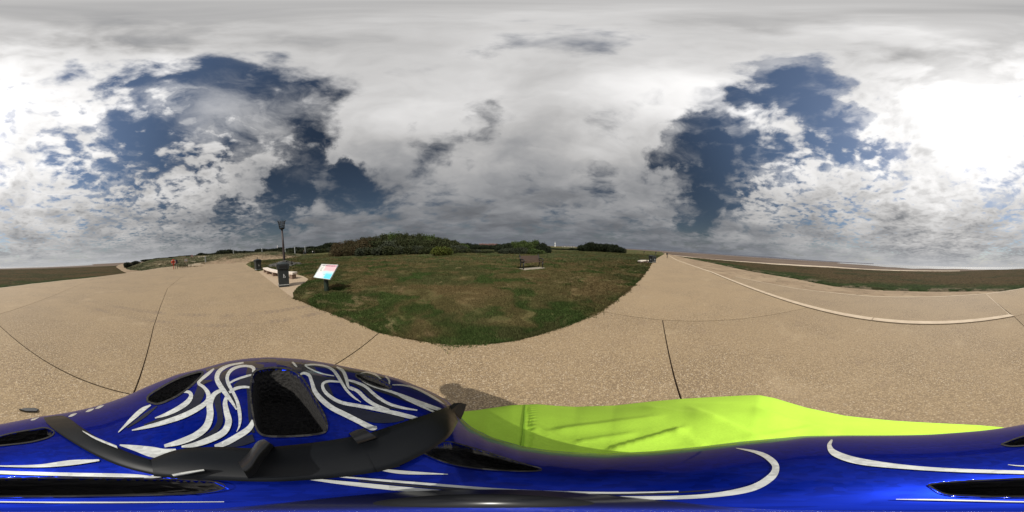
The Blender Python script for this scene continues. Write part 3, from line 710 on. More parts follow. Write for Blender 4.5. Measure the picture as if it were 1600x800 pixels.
place_row(list(np.arange(786, 862, 8.5)), prof([(782, 384), (795, 379), (812, 377.5), (824, 375.5), (838, 377), (848, 380), (862, 387)]), 37, None, '{n} bush from the left in the rounded clump behind the wooden bench', 'bush', 'bushes of the clump behind the bench', 1.45, kinds=lambda p: 'mid' if 800 < p < 845 else 'dark')
place_row(list(np.arange(790, 850, 12)), prof([(785, 389), (810, 386), (850, 390)]), 33, None, '{n} low bush from the left in front of the clump behind the bench', 'bush', 'low bushes before the bench clump', 1.3, kinds=lambda p: 'grey' if p < 820 else 'mid')
place_row(list(np.arange(862, 912, 8)), prof([(860, 387.6), (880, 388.2), (912, 387.4)]), 75, 'dark', '{n} small dark bush from the left in the gap below the white houses', 'bush', 'small bushes in the gap', 1.2)
place_row(list(np.arange(910, 972, 7.5)), prof([(905, 385), (914, 379), (925, 377.5), (932, 380), (942, 379.5), (955, 381), (964, 382), (972, 386)]), 66, 'dark', '{n} dark bush from the left in the clump near the end of the turf', 'bush', 'dark bushes of the right hand clump', 1.35)
# trees and scrub along the dune ridge
zd = lambda x, y: float(dune_z(np.array([x]), np.array([y]))[0])
place_row(list(np.arange(322, 522, 8.2)), prof([(318, 396), (335, 394), (352, 389), (365, 390), (380, 391), (395, 390.5), (408, 386.5), (425, 388), (434, 384.5), (445, 386.5), (470, 385.5), (495, 384), (508, 380), (520, 378.5)]), lambda p: 118, 'dark', '{n} dark tree from the left in the tree line behind the tall fire beacon', 'tree', 'trees of the distant tree line', 1.3, name='tree', tree=True, base=-.3)
place_row(list(np.arange(318, 526, 9)), prof([(318, 399.5), (360, 396.5), (420, 392), (470, 389.5), (526, 386.5)]), lambda p: 98, None, '{n} low scrub bush from the left below the distant tree line', 'bush', 'scrub below the tree line', 1.4, base=-.2, kinds=lambda p: 'olive' if int(p) % 2 else 'grey')
place_row([198, 212, 228, 236, 246, 258, 270, 281, 292, 303, 314], prof([(195, 410), (215, 407.4), (236, 404.3), (250, 403.4), (270, 401.5), (290, 398.8), (303, 398.6), (314, 395.2), (320, 395.6)]), 84, None, '{n} low scrub bush from the left along the crest of the dunes', 'bush', 'scrub on the dune crest', .75, base=lambda x, y: zd(x, y)-.2, kinds=lambda p: 'dark' if p > 280 else 'grey')

# ------------------------------------------------------------------ lake and far town
sheet('lake_water', M['lake'], [G(735, 391.5, -.15), G(745, 393.2, -.15), G(790, 393, -.15), G(800, 389, -.15), G(770, 386.6, -.15), G(738, 387, -.15)], .16, thick=.05)
def house(px, py, d, w, dp, hw, hr, wall, label, cat='house', wins=3, storeys=2, group=None, base=0.0):
    p = AT(px, py, d); e = empty('house', (p.x, p.y, base), -math.atan2(p.x, p.y)+random.uniform(-.15, .15), label, cat, group)
    H = max(3, p.z-base); hw = H*.66
    bm = bmesh.new(); box(bm, (0, 0, hw/2), (w, dp, hw)); obj('wall', bm, M[wall], e)
    bm = bmesh.new(); V = [(-w/2-.3, -dp/2-.4, hw-.02), (w/2+.3, -dp/2-.4, hw-.02), (w/2+.3, dp/2+.4, hw-.02), (-w/2-.3, dp/2+.4, hw-.02), (-w/2-.3, 0, H), (w/2+.3, 0, H)]
    v = [bm.verts.new(q) for q in V]
    for f in ((0, 1, 5, 4), (2, 3, 4, 5), (1, 2, 5), (3, 0, 4), (3, 2, 1, 0)): bm.faces.new([v[i] for i in f])
    r = obj('roof', bm, M['brick' if wall == 'brick' else 'roof'], e)
    bm = bmesh.new(); box(bm, (w*.3, 0, H+.3), (.9, .9, 2.0)); obj('chimney', bm, M['brick'], r)
    for s in range(storeys):
        for i in range(wins):
            bm = bmesh.new(); box(bm, ((i+.5)/wins*w-w/2, -dp/2-.03, hw*(s+.5)/storeys), (w/wins*.45, .1, hw/storeys*.5)); wd = obj('window', bm, M['glass'], e)
    bm = bmesh.new(); box(bm, (-w/2+w/wins*.98, -dp/2-.03, 1.05), (1.0, .12, 2.1)); obj('door', bm, M['navy'], e)
for i, (px, py, w) in enumerate(((752, 380.6, 11), (757, 380.8, 10), (762, 381, 12), (768, 380.6, 12), (774, 380.9, 11))):
    house(px, py, 420, w, 8, 0, 0, 'brick', f'distant red brick house, {ORD[i]} from the left in the far terrace above the lake', group='red houses of the far town')
house(780.5, 381.6, 430, 9, 8, 0, 0, 'render', 'distant white house at the right end of the red brick terrace')
for i, (px, py, w) in enumerate(((881, 384.6, 9), (886.5, 384.9, 12), (892, 384.7, 12), (896, 385.2, 8))):
    house(px, py, 430, w, 8, 0, 0, 'render', f'distant white rendered house, {ORD[i]} from the left right of the white tower', group='white houses of the far town')
p = AT(867.3, 377.6, 430); e = empty('tower', (p.x, p.y, 0), 0, 'distant slender white tower rising above the far town', 'tower')
bm = bmesh.new(); lathe(bm, [(1.6, 0), (1.3, p.z*.45), (.9, p.z*.6), (.5, p.z*.85), (.2, p.z)], 10); obj('shaft', bm, M['render'], e)
bm = bmesh.new(); lathe(bm, [(1.7, p.z*.5), (2.2, p.z*.53), (2.1, p.z*.6), (1.0, p.z*.64)], 12); obj('gallery', bm, M['white'], e)

# ------------------------------------------------------------------ litter bins
def figure_mark(bm, yo, s, zc, M4=None):
    """small pictogram: a person dropping litter into a basket"""
    vs0 = len(bm.verts)
    lathe_pts = [(math.cos(a)*.10, math.sin(a)*.10+.60) for a in np.linspace(0, 6.28, 9)[:-1]]
    for poly in (lathe_pts, [(-.12, .48), (.10, .48), (.10, .08), (-.10, .08)], [(-.10, .08), (-.01, .08), (-.05, -.45), (-.16, -.45)], [(.0, .08), (.10, .08), (.20, -.45), (.09, -.45)],
                 [(.10, .48), (.10, .36), (.36, .12), (.42, .20)], [(.34, -.05), (.56, -.05), (.52, -.45), (.38, -.45)]):
        f = [bm.verts.new((x*s, yo, zc+z*s)) for x, z in poly]; g = [bm.verts.new((x*s, yo+.004, zc+z*s)) for x, z in poly]
        bm.faces.new(f)
        for i in range(len(f)): bm.faces.new((f[i], f[(i+1) % len(f)], g[(i+1) % len(f)], g[i]))
def litter_bin(loc, rz, label, H=1.28, ash=False, w=.60):
    e = empty('litter_bin', loc, rz, label, 'litter bin', 'grey litter bins')
    hb = H*.70
    bm = bmesh.new(); box(bm, (0, 0, hb/2+.05), (w*.86, w*.86, hb-.03)); 
    for v in bm.verts:
        if v.co.z > hb*.6: v.co.x *= 1.06; v.co.y *= 1.06
    obj('body', bm, M['bin'], e, bevel=.035)
    bm = bmesh.new(); box(bm, (0, 0, .03), (w*.90, w*.90, .06)); obj('plinth', bm, M['bin'], e, bevel=.01)
    bm = bmesh.new(); box(bm, (0, 0, .12), (w*.885, w*.885, .03)); obj('band', bm, M['steel'], e)
    hood = obj('hood', (lambda b: (box(b, (0, 0, hb+.05+(H-hb)*.36), (w*1.04, w*1.04, (H-hb)*.66)), b)[1])(bmesh.new()), M['bin'], e, bevel=.04)
    bm = bmesh.new()
    for r_, z in (((w*.5), H-.05), (w*.42, H-.0), (w*.26, H+.03)): pass
    lathe(bm, [(w*.50, H-.12), (w*.51, H-.06), (w*.40, H-.01), (w*.12, H+.012)], 20); obj('lid', bm, M['bin'], hood, smooth=False)
    for s in (0, 1, 2, 3):
        bm = bmesh.new(); box(bm, (0, -w*.52-.004, hb+.05+(H-hb)*.36), (w*.66, .014, (H-hb)*.34)); bmesh.ops.rotate(bm, cent=(0, 0, 0), matrix=Matrix.Rotation(s*math.pi/2, 3, 'Z'), verts=bm.verts); obj('slot', bm, M['bin2'], hood)
    bm = bmesh.new(); figure_mark(bm, -w*.452-.012, .17, H*.45); obj('emblem', bm, M['white'], e)
    if ash:
        bm = bmesh.new(); lathe(bm, [(.05, H), (.055, H+.02), (.035, H+.05), (.03, H+.24), (.045, H+.26)], 10); obj('cigarette_stubber', bm, M['iron'], e)
    return e
def face(p): return -math.atan2(-p[0], -p[1])+math.pi       # local -Y looks at the rider
p = G(443.5, 447); litter_bin(p, math.atan2(p.y, p.x)-math.pi/2+.1, 'tall dark grey litter bin with white figure emblem, nearest, beside the curved bench', 1.27)
p = G(403.3, 422.3); litter_bin((p.x, p.y, .0), math.atan2(p.y, p.x)-math.pi/2+.35, 'dark grey litter bin with a cigarette stubber on top, beyond the curved bench', 1.22, True, .66)
p = G(1016.5, 411); litter_bin((p.x, p.y, 0), math.atan2(p.y, p.x)-math.pi/2-.1, 'dark litter bin at the far end of the turf edge, left of a pair', 1.1, False, .56)
p = G(1022, 410.2); litter_bin((p.x, p.y, 0), math.atan2(p.y, p.x)-math.pi/2+.3, 'dark litter bin at the far end of the turf edge, right of a pair', 1.0, False, .5)

# ------------------------------------------------------------------ curved stone bench, rubble mound, fire beacon
def arc_bench(pts, label, w=.48, zt=.45, nseg=4):
    e = empty('curved_bench', (pts[0].x, pts[0].y, 0), 0, label, 'bench'); o = Vector((pts[0].x, pts[0].y, 0))
    L = [Vector((p.x, p.y, 0))-o for p in pts]
    n = len(L)
    def off(i, s):
        a = L[max(0, i-1)]; b = L[min(n-1, i+1)]; t = (b-a).normalized(); return L[i]+Vector((t.y, -t.x, 0))*s
    for i in range(n-1):
        a, b = i, i+1; q = [off(a, -w/2), off(b, -w/2), off(b, w/2), off(a, w/2)]
        c = sum(q, Vector())/4; q = [c+(v-c)*.985 for v in q]
        bm = bmesh.new(); prism(bm, q, zt-.14, zt); obj('seat_slab', bm, M['stone'], e, bevel=.012)
    for i in range(n):
        t = (L[min(n-1, i+1)]-L[max(0, i-1)]).normalized(); k = L[i]+t*(.22 if i == 0 else (-.22 if i == n-1 else 0))
        bm = bmesh.new(); box(bm, (k.x, k.y, (zt-.14)/2), (.24, w*.8, zt-.145), Matrix.Rotation(math.atan2(t.y, t.x), 3, 'Z')); obj('support', bm, M['stonedark'], e, bevel=.01)
    return e
arc_bench([Vector(p) for p in ((-15.7, .80, 0), (-14.1, 1.02, 0), (-12.6, 1.36, 0), (-11.3, 1.82, 0), (-10.35, 2.45, 0))], 'long curved bench with pale stone seat slabs behind the nearest litter bin')
arc_bench([Vector(G(x, y)) for x, y in ((998.5, 412.5), (1003, 411.3), (1008, 411), (1013, 411.4))], 'short curved pale bench beside the far pair of bins', .45, .42)
bp = AT(444.4, 410, 21.5); bp.z = 0
bm = bmesh.new()
for i in range(170):
    a = random.random()*6.28; r = random.random()**.6*2.3; z = .62*(1-(r/2.4)**1.5)
    s = random.uniform(.16, .42); box(bm, (bp.x+math.cos(a)*r, bp.y+math.sin(a)*r, z*random.uniform(.5, 1)), (s, s*random.uniform(.6, 1.2), s*random.uniform(.4, .8)), Matrix.Rotation(random.random()*3, 3, 'Z') @ Matrix.Rotation(random.uniform(-.3, .3), 3, 'X'))
tag(obj('rubble_mound', bm, M['rubble']), 'low mound of dark rubble round the foot of the fire beacon', 'mound', kind='stuff')
bc = empty('fire_beacon', bp, 0, 'tall iron fire beacon with an open basket on a dark pole', 'beacon')
hp = AT(440.5, 358, 21.5).z; ht = AT(440.5, 345, 21.5).z
lean = AT(440.5, 358, 21.5)-Vector((bp.x, bp.y, hp))
bm = bmesh.new(); tube(bm, [(0, 0, 0), (0, 0, 1.0), (lean.x*.3, lean.y*.3, 2.6), (lean.x, lean.y, hp)], [.17, .155, .14, .12], 12); obj('pole', bm, M['rust'], bc, smooth=True)
bm = bmesh.new(); lathe(bm, [(.30, 0), (.30, .04), (.17, .06), (.15, .22), (.11, .24)], 14); obj('base_flange', bm, M['iron'], bc)
ct = (lean.x, lean.y, hp)
bk = empty('basket', (0, 0, 0)); bk.parent = bc
bm = bmesh.new(); lathe(bm, [(.05, -.12), (.30, 0.02), (.34, .06), (.34, .16), (.30, .16), (.29, .08), (.02, .05)], 20, ct); obj('dish', bm, M['iron'], bk)
hb = ht-hp
for j in range(12):
    a = j/12*6.283; bm = bmesh.new(); tube(bm, [(ct[0]+math.cos(a)*r, ct[1]+math.sin(a)*r, ct[2]+z) for r, z in ((.33, .05), (.38, hb*.4), (.45, hb*.8), (.55, hb*1.0), (.62, hb*.98))], .026, 6); obj('upright', bm, M['iron'], bk)
for z, r in ((hb*.38, .385), (hb*.66, .43), (hb*.86, .475)):
    bm = bmesh.new(); tube(bm, [(ct[0]+math.cos(a)*r, ct[1]+math.sin(a)*r, ct[2]+z) for a in np.linspace(0, 6.283, 25)[:-1]], .030, 6, closed=True); obj('hoop', bm, M['iron'], bk)

# ------------------------------------------------------------------ information lectern
def panel_print(k, p):
    X, Y, Z = k.sep(p); c = (.66, .66, .61)
    top = k.rng(k.m('ADD', Y, k.m('MULTIPLY', k.noise(p, 7, 4, .6), .10)), .05, .12)
    c = k.mix(k.m('MULTIPLY', k.rng(X, -.22, -.12), 1.0), c, k.mix(top, (.50, .64, .64), (.72, .42, .44)))
    sea = k.m('MULTIPLY', k.rng(Y, .0, -.16, 0, 1), k.rng(k.m('ADD', X, k.m('MULTIPLY', k.noise(p, 5, 3, .6), .2)), .12, .25))
    c = k.mix(sea, c, (.12, .58, .74))
    c = k.mix(k.m('MULTIPLY', k.rng(Y, -.02, -.20), k.rng(X, .1, -.2)), c, (.66, .84, .82))
    dots = k.rng(k.vor(p, 11), .13, .09); c = k.mix(k.m('MULTIPLY', dots, .55), c, (.35, .12, .12))
    hd = k.m('MULTIPLY', k.rng(k.m('ABSOLUTE', k.m('SUBTRACT', Y, .285)), .022, .018), k.rng(X, -.44, -.43)); c = k.mix(k.m('MULTIPLY', hd, k.rng(k.noise(k.vm('MULTIPLY', p, (1, .1, 1)), 60, 2), .45, .5)), c, (.28, .16, .3))
    return k.mix(k.rng(k.noise(k.vm('MULTIPLY', p, (1, 3, 1)), 40, 2), .60, .64, 0, .25), c, (.3, .3, .34))
M['print'] = mat('printed_map_panel', None, .35, fn=panel_print)
sg = empty('info_lectern', (-6.07, 2.71, 0), 0, 'slanted information board with a pink and turquoise map on a dark green post', 'information board')
yaw = R(-72.8); tl = R(46.6); n2 = Vector((math.cos(yaw), math.sin(yaw), 0)); r2 = Vector((-n2.y, n2.x, 0)); u2 = -n2*math.cos(tl)+Vector((0, 0, math.sin(tl))); nn = r2.cross(u2)
PM = Matrix((r2, u2, nn)).transposed()
w_, h_ = .987, .694
pn = empty('panel', (0, 0, .914)); pn.parent = sg; pn.rotation_euler = PM.to_euler()
bm = bmesh.new(); box(bm, (0, 0, -.012), (w_-.02, h_-.02, .02)); obj('map_print', bm, M['print'], pn)
bm = bmesh.new(); box(bm, (0, 0, -.028), (w_, h_, .02)); obj('backing_plate', bm, M['darkgreen'], pn)
for c_, s_ in (((0, h_/2, -.01), (w_+.03, .022, .05)), ((0, -h_/2, -.01), (w_+.03, .022, .05)), ((w_/2+.004, 0, -.01), (.022, h_-.026, .046)), ((-w_/2-.004, 0, -.01), (.022, h_-.026, .046))):
    bm = bmesh.new(); box(bm, c_, s_); obj('frame_rail', bm, M['steel'], pn)
# flat lettering of the heading and the blocks on the left
bm = bmesh.new()
for j in range(5):
    for i in range(3):
        if (i+j) % 3 != 1: box(bm, (-.38+i*.05, .20-j*.045, .0015), (.032, .020, .003))
for i in range(26): 
    if i % 6 != 5: box(bm, (-.36+i*.029, .285, .0015), (.018, .03, .003))
tag(obj('map_lettering', bm, M['navy'], pn), kind='stuff')
bm = bmesh.new(); tube(bm, [(0, 0, -.1), (0, 0, .82)], .10, 16); obj('post', bm, M['darkgreen'], sg, smooth=False)
bm = bmesh.new(); box(bm, (0, 0, -.055), (.34, .34, .03)); o = obj('mounting_plate', bm, M['darkgreen'], pn)

# ------------------------------------------------------------------ wooden bench with iron ends on its slab
bl, br = Vector((.80, 11.25, 0)), Vector((2.35, 12.1, 0))
ang = math.atan2(br.y-bl.y, br.x-bl.x); mid_ = (bl+br)/2; back = Vector((-math.sin(ang), math.cos(ang), 0)); Lb = (br-bl).length
bn = empty('park_bench', mid_+back*.22+Vector((0, 0, .06)), ang, 'brown slatted park bench with black iron ends on a pale slab in the turf', 'bench')
for s in (-1, 1):
    X = s*(Lb/2-.03); ie = empty('end_frame', (0, 0, 0)); ie.parent = bn
    for nm, pts, rr in (('leg', [(X, -.22, 0), (X, -.20, .22), (X, -.24, .44)], .038), ('leg', [(X, .26, 0), (X, .20, .22), (X, .17, .44)], .038), ('back_post', [(X, .17, .40), (X, .24, .66), (X, .33, .92)], .040),
                        ('armrest', [(X, .22, .64), (X, .0, .68), (X, -.20, .66), (X, -.28, .60), (X, -.24, .52), (X, -.20, .44)], .038), ('seat_rail', [(X, -.24, .42), (X, .20, .40)], .024), ('scroll', [(X, -.16, .46), (X, -.02, .58), (X, .10, .50), (X, .04, .46)], .014), ('brace', [(X, -.19, .2), (X, .0, .30), (X, .19, .2)], .014)):
        bm = bmesh.new(); tube(bm, pts, rr, 8); obj(nm, bm, M['iron'], ie, smooth=True)
    bm = bmesh.new(); bmesh.ops.create_uvsphere(bm, u_segments=10, v_segments=6, radius=.045, matrix=Matrix.Translation((X, .34, .95))); obj('finial', bm, M['iron'], ie, smooth=True)
for i in range(6):
    bm = bmesh.new(); box(bm, (0, -.21+i*.075, .445+.004*abs(i-2)), (Lb-.05, .06, .028)); obj('seat_slat', bm, M['wood'], bn, bevel=.004)
for i in range(6):
    z = .53+i*.068; bm = bmesh.new(); box(bm, (0, .185+(z-.44)*.29, z), (Lb-.05, .026, .056), Matrix.Rotation(-.28, 3, 'X')); obj('back_slat', bm, M['wood'], bn, bevel=.004)
bm = bmesh.new()
def ragged(cx, w, y0, y1, n=16):
    P_ = [(-w/2+w*i/n, y0+random.uniform(-.06, .06)) for i in range(n+1)]+[(w/2-w*i/n, y1+random.uniform(-.05, .05)) for i in range(n+1)]; return P_
prism(bm, ragged(.0, Lb+.12, -.44, .30), -.1, .0)
sb = obj('bench_slab', bm, M['slab'], None, bevel=.008); sb.location = bn.location; sb.rotation_euler = (0, 0, ang); sb.location.z = .135; tag(sb, 'worn pale concrete slab under the slatted park bench', 'slab'); bn.location.z = .137

# ------------------------------------------------------------------ life ring, boards, posts
def up(px, py): p = G(px, py); return p
p = up(271.5, 420.8); az_ = math.atan2(p.y, p.x)-math.pi/2
lr = empty('life_ring_station', (p.x, p.y, -.05), az_, 'red life ring station with an orange ring at the edge of the promenade', 'life ring')
bm = bmesh.new(); box(bm, (0, 0, .55), (.12, .12, 1.1)); obj('post', bm, M['red'], lr)
bm = bmesh.new(); box(bm, (0, .03, 1.40), (.86, .07, 1.02)); bmesh.ops.bevel(bm, geom=[e for e in bm.edges if abs(e.verts[0].co.x-e.verts[1].co.x) < 1e-4 and abs(e.verts[0].co.z-e.verts[1].co.z) < 1e-4], offset=.22, segments=4, affect='EDGES'); obj('backboard', bm, M['red'], lr)
bm = bmesh.new(); tube(bm, [(math.cos(a)*.30, -.07, 1.40+math.sin(a)*.33) for a in np.linspace(0, 6.283, 29)[:-1]], .075, 8, closed=True); rg = obj('ring', bm, M['orange'], lr, smooth=True)
for q in range(4):
    a = q*math.pi/2+.78; bm = bmesh.new(); tube(bm, [(math.cos(a+t)*.30, -.07, 1.40+math.sin(a+t)*.33) for t in (-.16, -.05, .05, .16)], .079, 8); obj('band', bm, M['white'], rg, smooth=True)
bm = bmesh.new(); box(bm, (.42, -.03, 1.42), (.06, .06, .72)); obj('side_panel', bm, M['white'], lr)
def two_post_sign(px, py, W_, H_, z0, m, label, inner=None, dd=0, name='sign_board', cat='sign', zoff=0):
    p = up(px, py); e = empty(name, (p.x, p.y, zoff), math.atan2(p.y, p.x)-math.pi/2+dd, label, cat)
    for s in (-1, 1): bm = bmesh.new(); box(bm, (s*W_*.36, .05, (z0+H_)/2), (.08, .07, z0+H_)); obj('post', bm, M['rust'], e)
    bm = bmesh.new(); box(bm, (0, 0, z0+H_/2), (W_, .04, H_)); obj('board', bm, m, e, bevel=.01)
    if inner: bm = bmesh.new(); box(bm, (0, -.026, z0+H_*.52), (W_*.78, .012, H_*.6)); obj('notice', bm, inner, e)
    return e
two_post_sign(275.8, 420.3, .62, .72, 1.0, M['navy'], 'dark purple board on two legs just behind the life ring station', dd=.5)
two_post_sign(291.2, 417.9, .72, .80, 1.1, M['brownboard'], 'tan notice board on two posts right of the life ring', M['steel'])
p = AT(300, 404, 48); e = empty('warning_sign', (p.x, p.y, p.z-.3), math.atan2(p.y, p.x)-math.pi/2, 'small pale pink sign on a post in the dunes behind the notice board', 'sign')
bm = bmesh.new(); box(bm, (0, .03, .5), (.07, .05, 1.7)); obj('post', bm, M['rust'], e)
bm = bmesh.new(); box(bm, (0, 0, 1.1), (.6, .03, .6)); obj('board', bm, mat('faded_pink_sign', (.5, .3, .28), .6), e)
for i, (px, y0, y1, d, wd, lb) in enumerate(((321.3, 406.5, 400.6, 42, .17, 'short pale post on the dunes left of the tree line'), (365.3, 400.2, 391, 62, .20, 'pale post standing left of the farther litter bin'),
        (410, 399, 388, 62, .22, 'pale post standing above the farther litter bin'), (446.2, 397.5, 388, 66, .20, 'pale post just right of the fire beacon pole'), (461, 394.8, 386, 70, .24, 'pale post midway between the beacon and the walkers'), (477, 392.8, 384.6, 75, .22, 'pale post directly behind the walking couple'))):
    b = AT(px, y0+.8, d); t = AT(px, y1, d); e = empty('pale_post', (b.x, b.y, b.z-.4), .3*i, lb, 'post', 'pale posts on the far promenade')
    H_ = t.z-b.z+.4; bm = bmesh.new(); lathe(bm, [(wd, 0), (wd*.9, H_*.94)], 10); obj('shaft', bm, M['palepost'], e)
    bm = bmesh.new(); lathe(bm, [(wd*1.05, H_*.94), (wd*1.05, H_*.985), (wd*.4, H_)], 10); obj('cap', bm, M['steel'], e)
p = AT(433.3, 383, 150); e = empty('white_mast', (p.x, p.y, 0), 0, 'thin white mast above the distant trees left of the beacon', 'mast')
bm = bmesh.new(); lathe(bm, [(.30, 0), (.28, p.z*.75), (.12, p.z)], 8); obj('pole', bm, M['render'], e)
bm = bmesh.new(); box(bm, (0, 0, p.z*.93), (1.1, .1, .1)); obj('crossarm', bm, M['render'], e)

# ------------------------------------------------------------------ people
def skin_mesh(name, nodes, edges, m, parent, lv=1, mats=None):
    """one continuous body grown over a joint skeleton: nodes = {name: (pos, radius)}"""
    me = bpy.data.meshes.new(name); keys = list(nodes)
    me.from_pydata([nodes[k][0] for k in keys], [(keys.index(a), keys.index(b)) for a, b in edges], []); me.update()
    o = bpy.data.objects.new(name, me); COL.objects.link(o)
    md = o.modifiers.new('s', 'SKIN'); md.use_smooth_shade = True
    for i, k in enumerate(keys):
        r = nodes[k][1]; me.skin_vertices[0].data[i].radius = (r, r) if not isinstance(r, tuple) else r
    me.skin_vertices[0].data[0].use_root = True
    sd = o.modifiers.new('d', 'SUBSURF'); sd.levels = lv; sd.render_levels = lv
    dg = bpy.context.evaluated_depsgraph_get(); ev = o.evaluated_get(dg); me2 = bpy.data.meshes.new_from_object(ev)
    o.modifiers.clear(); o.data = me2; me2.materials.clear(); 
    for x_ in (m if isinstance(m, list) else [m]): me2.materials.append(x_)
    if parent: o.parent = parent
    return o
M['skin'] = mat('skin', (.50, .30, .21), .55)
M['darkcloth'] = mat('dark_cloth', (.022, .02, .025), .9)
M['jeans'] = mat('blue_grey_cloth', (.04, .05, .075), .9)
M['whitecloth'] = mat('white_cloth', (.72, .72, .70), .85)
M['hair'] = mat('brown_hair', (.035, .022, .014), .7)
def walker(loc, rz, label, top, legs, stride=.22, H=1.72, bag=False):
    e = empty('person', loc, rz, label, 'person'); s = H/1.72
    v = lambda x, y, z: (x*s, y*s, z*s)
    N = {'pelvis': (v(0, 0, .92), .13*s), 'waist': (v(0, 0, 1.08), .12*s), 'chest': (v(0, -.01, 1.30), (.17*s, .12*s)), 'neck': (v(0, 0, 1.46), .055*s), 'head': (v(0, -.01, 1.56), .085*s), 'crown': (v(0, 0, 1.66), .075*s)}
    E_ = [('pelvis', 'waist'), ('waist', 'chest'), ('chest', 'neck'), ('neck', 'head'), ('head', 'crown')]
    for k, sx, sy in (('l', -1, 1), ('r', 1, -1)):
        N.update({k+'hip': (v(sx*.09, 0, .86), .095*s), k+'knee': (v(sx*.10, -sy*stride*.35-.03, .49), .062*s), k+'ankle': (v(sx*.10, -sy*stride, .09), .04*s), k+'toe': (v(sx*.11, -sy*stride-.14, .04), .035*s),
                  k+'sho': (v(sx*.19, 0, 1.39), .065*s), k+'elb': (v(sx*.24, sy*.06, 1.13), .045*s), k+'wri': (v(sx*.24, sy*.16-.10, .90), .03*s), k+'hand': (v(sx*.24, sy*.18-.12, .80), .032*s), k+'fing': (v(sx*.235, sy*.18-.14, .74), .018*s)})
        E_ += [('pelvis', k+'hip'), (k+'hip', k+'knee'), (k+'knee', k+'ankle'), (k+'ankle', k+'toe'), ('chest', k+'sho'), (k+'sho', k+'elb'), (k+'elb', k+'wri'), (k+'wri', k+'hand'), (k+'hand', k+'fing')]
    o = skin_mesh('body', N, E_, [M['skin'], top, legs, M['iron']], e, 1)
    for pl in o.data.polygons:
        z = pl.center.z/s; x_ = abs(pl.center.x)/s
        pl.material_index = 3 if z < .09 else (2 if z < .93 and x_ < .20 else (1 if z < 1.45 and not (z < .88 and x_ > .19) else 0))
    bm = bmesh.new(); bmesh.ops.create_icosphere(bm, subdivisions=2, radius=.105*s, matrix=Matrix.Translation(v(0, .02, 1.62)) @ Matrix.Diagonal((.9, 1, 1, 1))); obj('hair', bm, M['hair'], e, smooth=True)
    if bag: bm = bmesh.new(); box(bm, v(0, .19, 1.22), v(.30, .16, .42)); obj('backpack', bm, M['darkcloth'], e, bevel=.04)
    return e
p = G(1042.3, 403.6); walker(p, .2, 'walker in dark clothes on the promenade, nearest of the three in the distance', M['darkcloth'], M['darkcloth'], H=1.62, bag=True)
p = G(1024.6, 398.6); walker((p.x, p.y, 0), -.8, 'distant figure in dark clothes standing where the turf meets the promenade', M['darkcloth'], M['jeans'], .1, H=1.6)
p = AT(1006.2, 396.2, 74); walker((p.x, p.y, .0), -.5, 'farthest small figure in dark clothes out on the turf left of the promenade', M['darkcloth'], M['darkcloth'], .1, H=1.6)
for px, y0, y1, tp, lb in ((475, 399.3, 391, 'darkcloth', 'person in dark clothes, left of the couple walking below the tree line'), (477.6, 399, 391.5, 'jeans', 'person in blue grey clothes, right of the couple walking below the tree line'),
                       (488.6, 396.5, 391.5, 'whitecloth', 'far walker with a white top, left of two below the tree line'), (491.4, 396.6, 391.6, 'darkcloth', 'far walker in a dark top, right of two below the tree line'),
                       (521.3, 395.6, 389.3, 'whitecloth', 'person in a loose white top standing on the sand before the thicket'), (530.6, 394.2, 390.8, 'whitecloth', 'smaller far person in white right of the one on the sand')):
    d = G(px, y0, .05); dist = min(70, math.hypot(d.x, d.y)); b = AT(px, y0, dist); t = AT(px, y1, dist)
    walker((b.x, b.y, b.z), random.random()*6, lb, M[tp], M['jeans'] if tp != 'jeans' else M['darkcloth'], .18, H=max(1.35, t.z-b.z))
sp = [G(x, y, .03) for x, y in ((497, 399.6), (515, 398.2), (535, 398), (545, 396.5), (530, 395.3), (508, 396.2), (495, 397.6))]
flat_patch('sandy_clearing', [Vector((p_.x, p_.y, 0)) for p_ in sp], M['palesand'], .085, th=.1)
# small dark object on the paving
p = G(45, 641.5); bm = bmesh.new(); pts = [(-.085, 0), (-.03, .028), (.05, .035), (.085, .01), (.07, -.03), (-.02, -.03)]; prism(bm, pts, 0, .022)
o = obj('debris', bm, M['iron'], None, bevel=.006); o.location = (p.x, p.y, .004); o.rotation_euler = (0, 0, R(165)); tag(o, 'small flat dark scrap lying on the paving beside the helmet', 'debris')
# ------------------------------------------------------------------ helmet the camera stands on
def paint(col, rough=.28):
    def fn(k, p):
        fl = k.vor(p, 900, 'Color'); f = k.rng(k.sep(fl)[0], .0, 1, .82, 1.22, False)
        sc = k.rng(k.noise(p, 22, 5, .7), .35, .65, .88, 1.08); f = k.m('MULTIPLY', f, sc)
        return k.mix(1.0, tuple(col), k.comb(f, f, f), 'MULTIPLY')
    return fn
M['blue'] = mat('blue_pearl_lacquer', None, .33, metal=.80, coat=.35, spec=.3, fn=paint((.003, .014, .235)))
M['silver'] = mat('silver_graphic', None, .38, metal=.1, coat=.7, fn=paint((.45, .46, .44)))
M['ink'] = mat('black_graphic', None, .4, coat=.35, spec=.3, fn=paint((.006, .007, .016)))
def foam(k, p):
    f = k.rng(k.vor(p, 420), .2, .6, .7, 1.4); return k.mix(1.0, (.012, .011, .010), k.comb(f, f, f), 'MULTIPLY')
for _m in ('blue', 'silver', 'ink'):
    _b = [n for n in M[_m].node_tree.nodes if n.type == 'BSDF_PRINCIPLED'][0]; _b.inputs['Coat IOR'].default_value = 1.3
    if _m == 'blue': _b.inputs['Specular Tint'].default_value = (.06, .10, .75, 1)
M['foam'] = mat('black_foam', None, .9, fn=foam, bump=lambda k, p: k.vor(p, 420))
M['strap'] = mat('black_rubber_strap', (.005, .006, .0075), .42, spec=.25)
M['blackplastic'] = mat('black_plastic', (.010, .010, .011), .35)
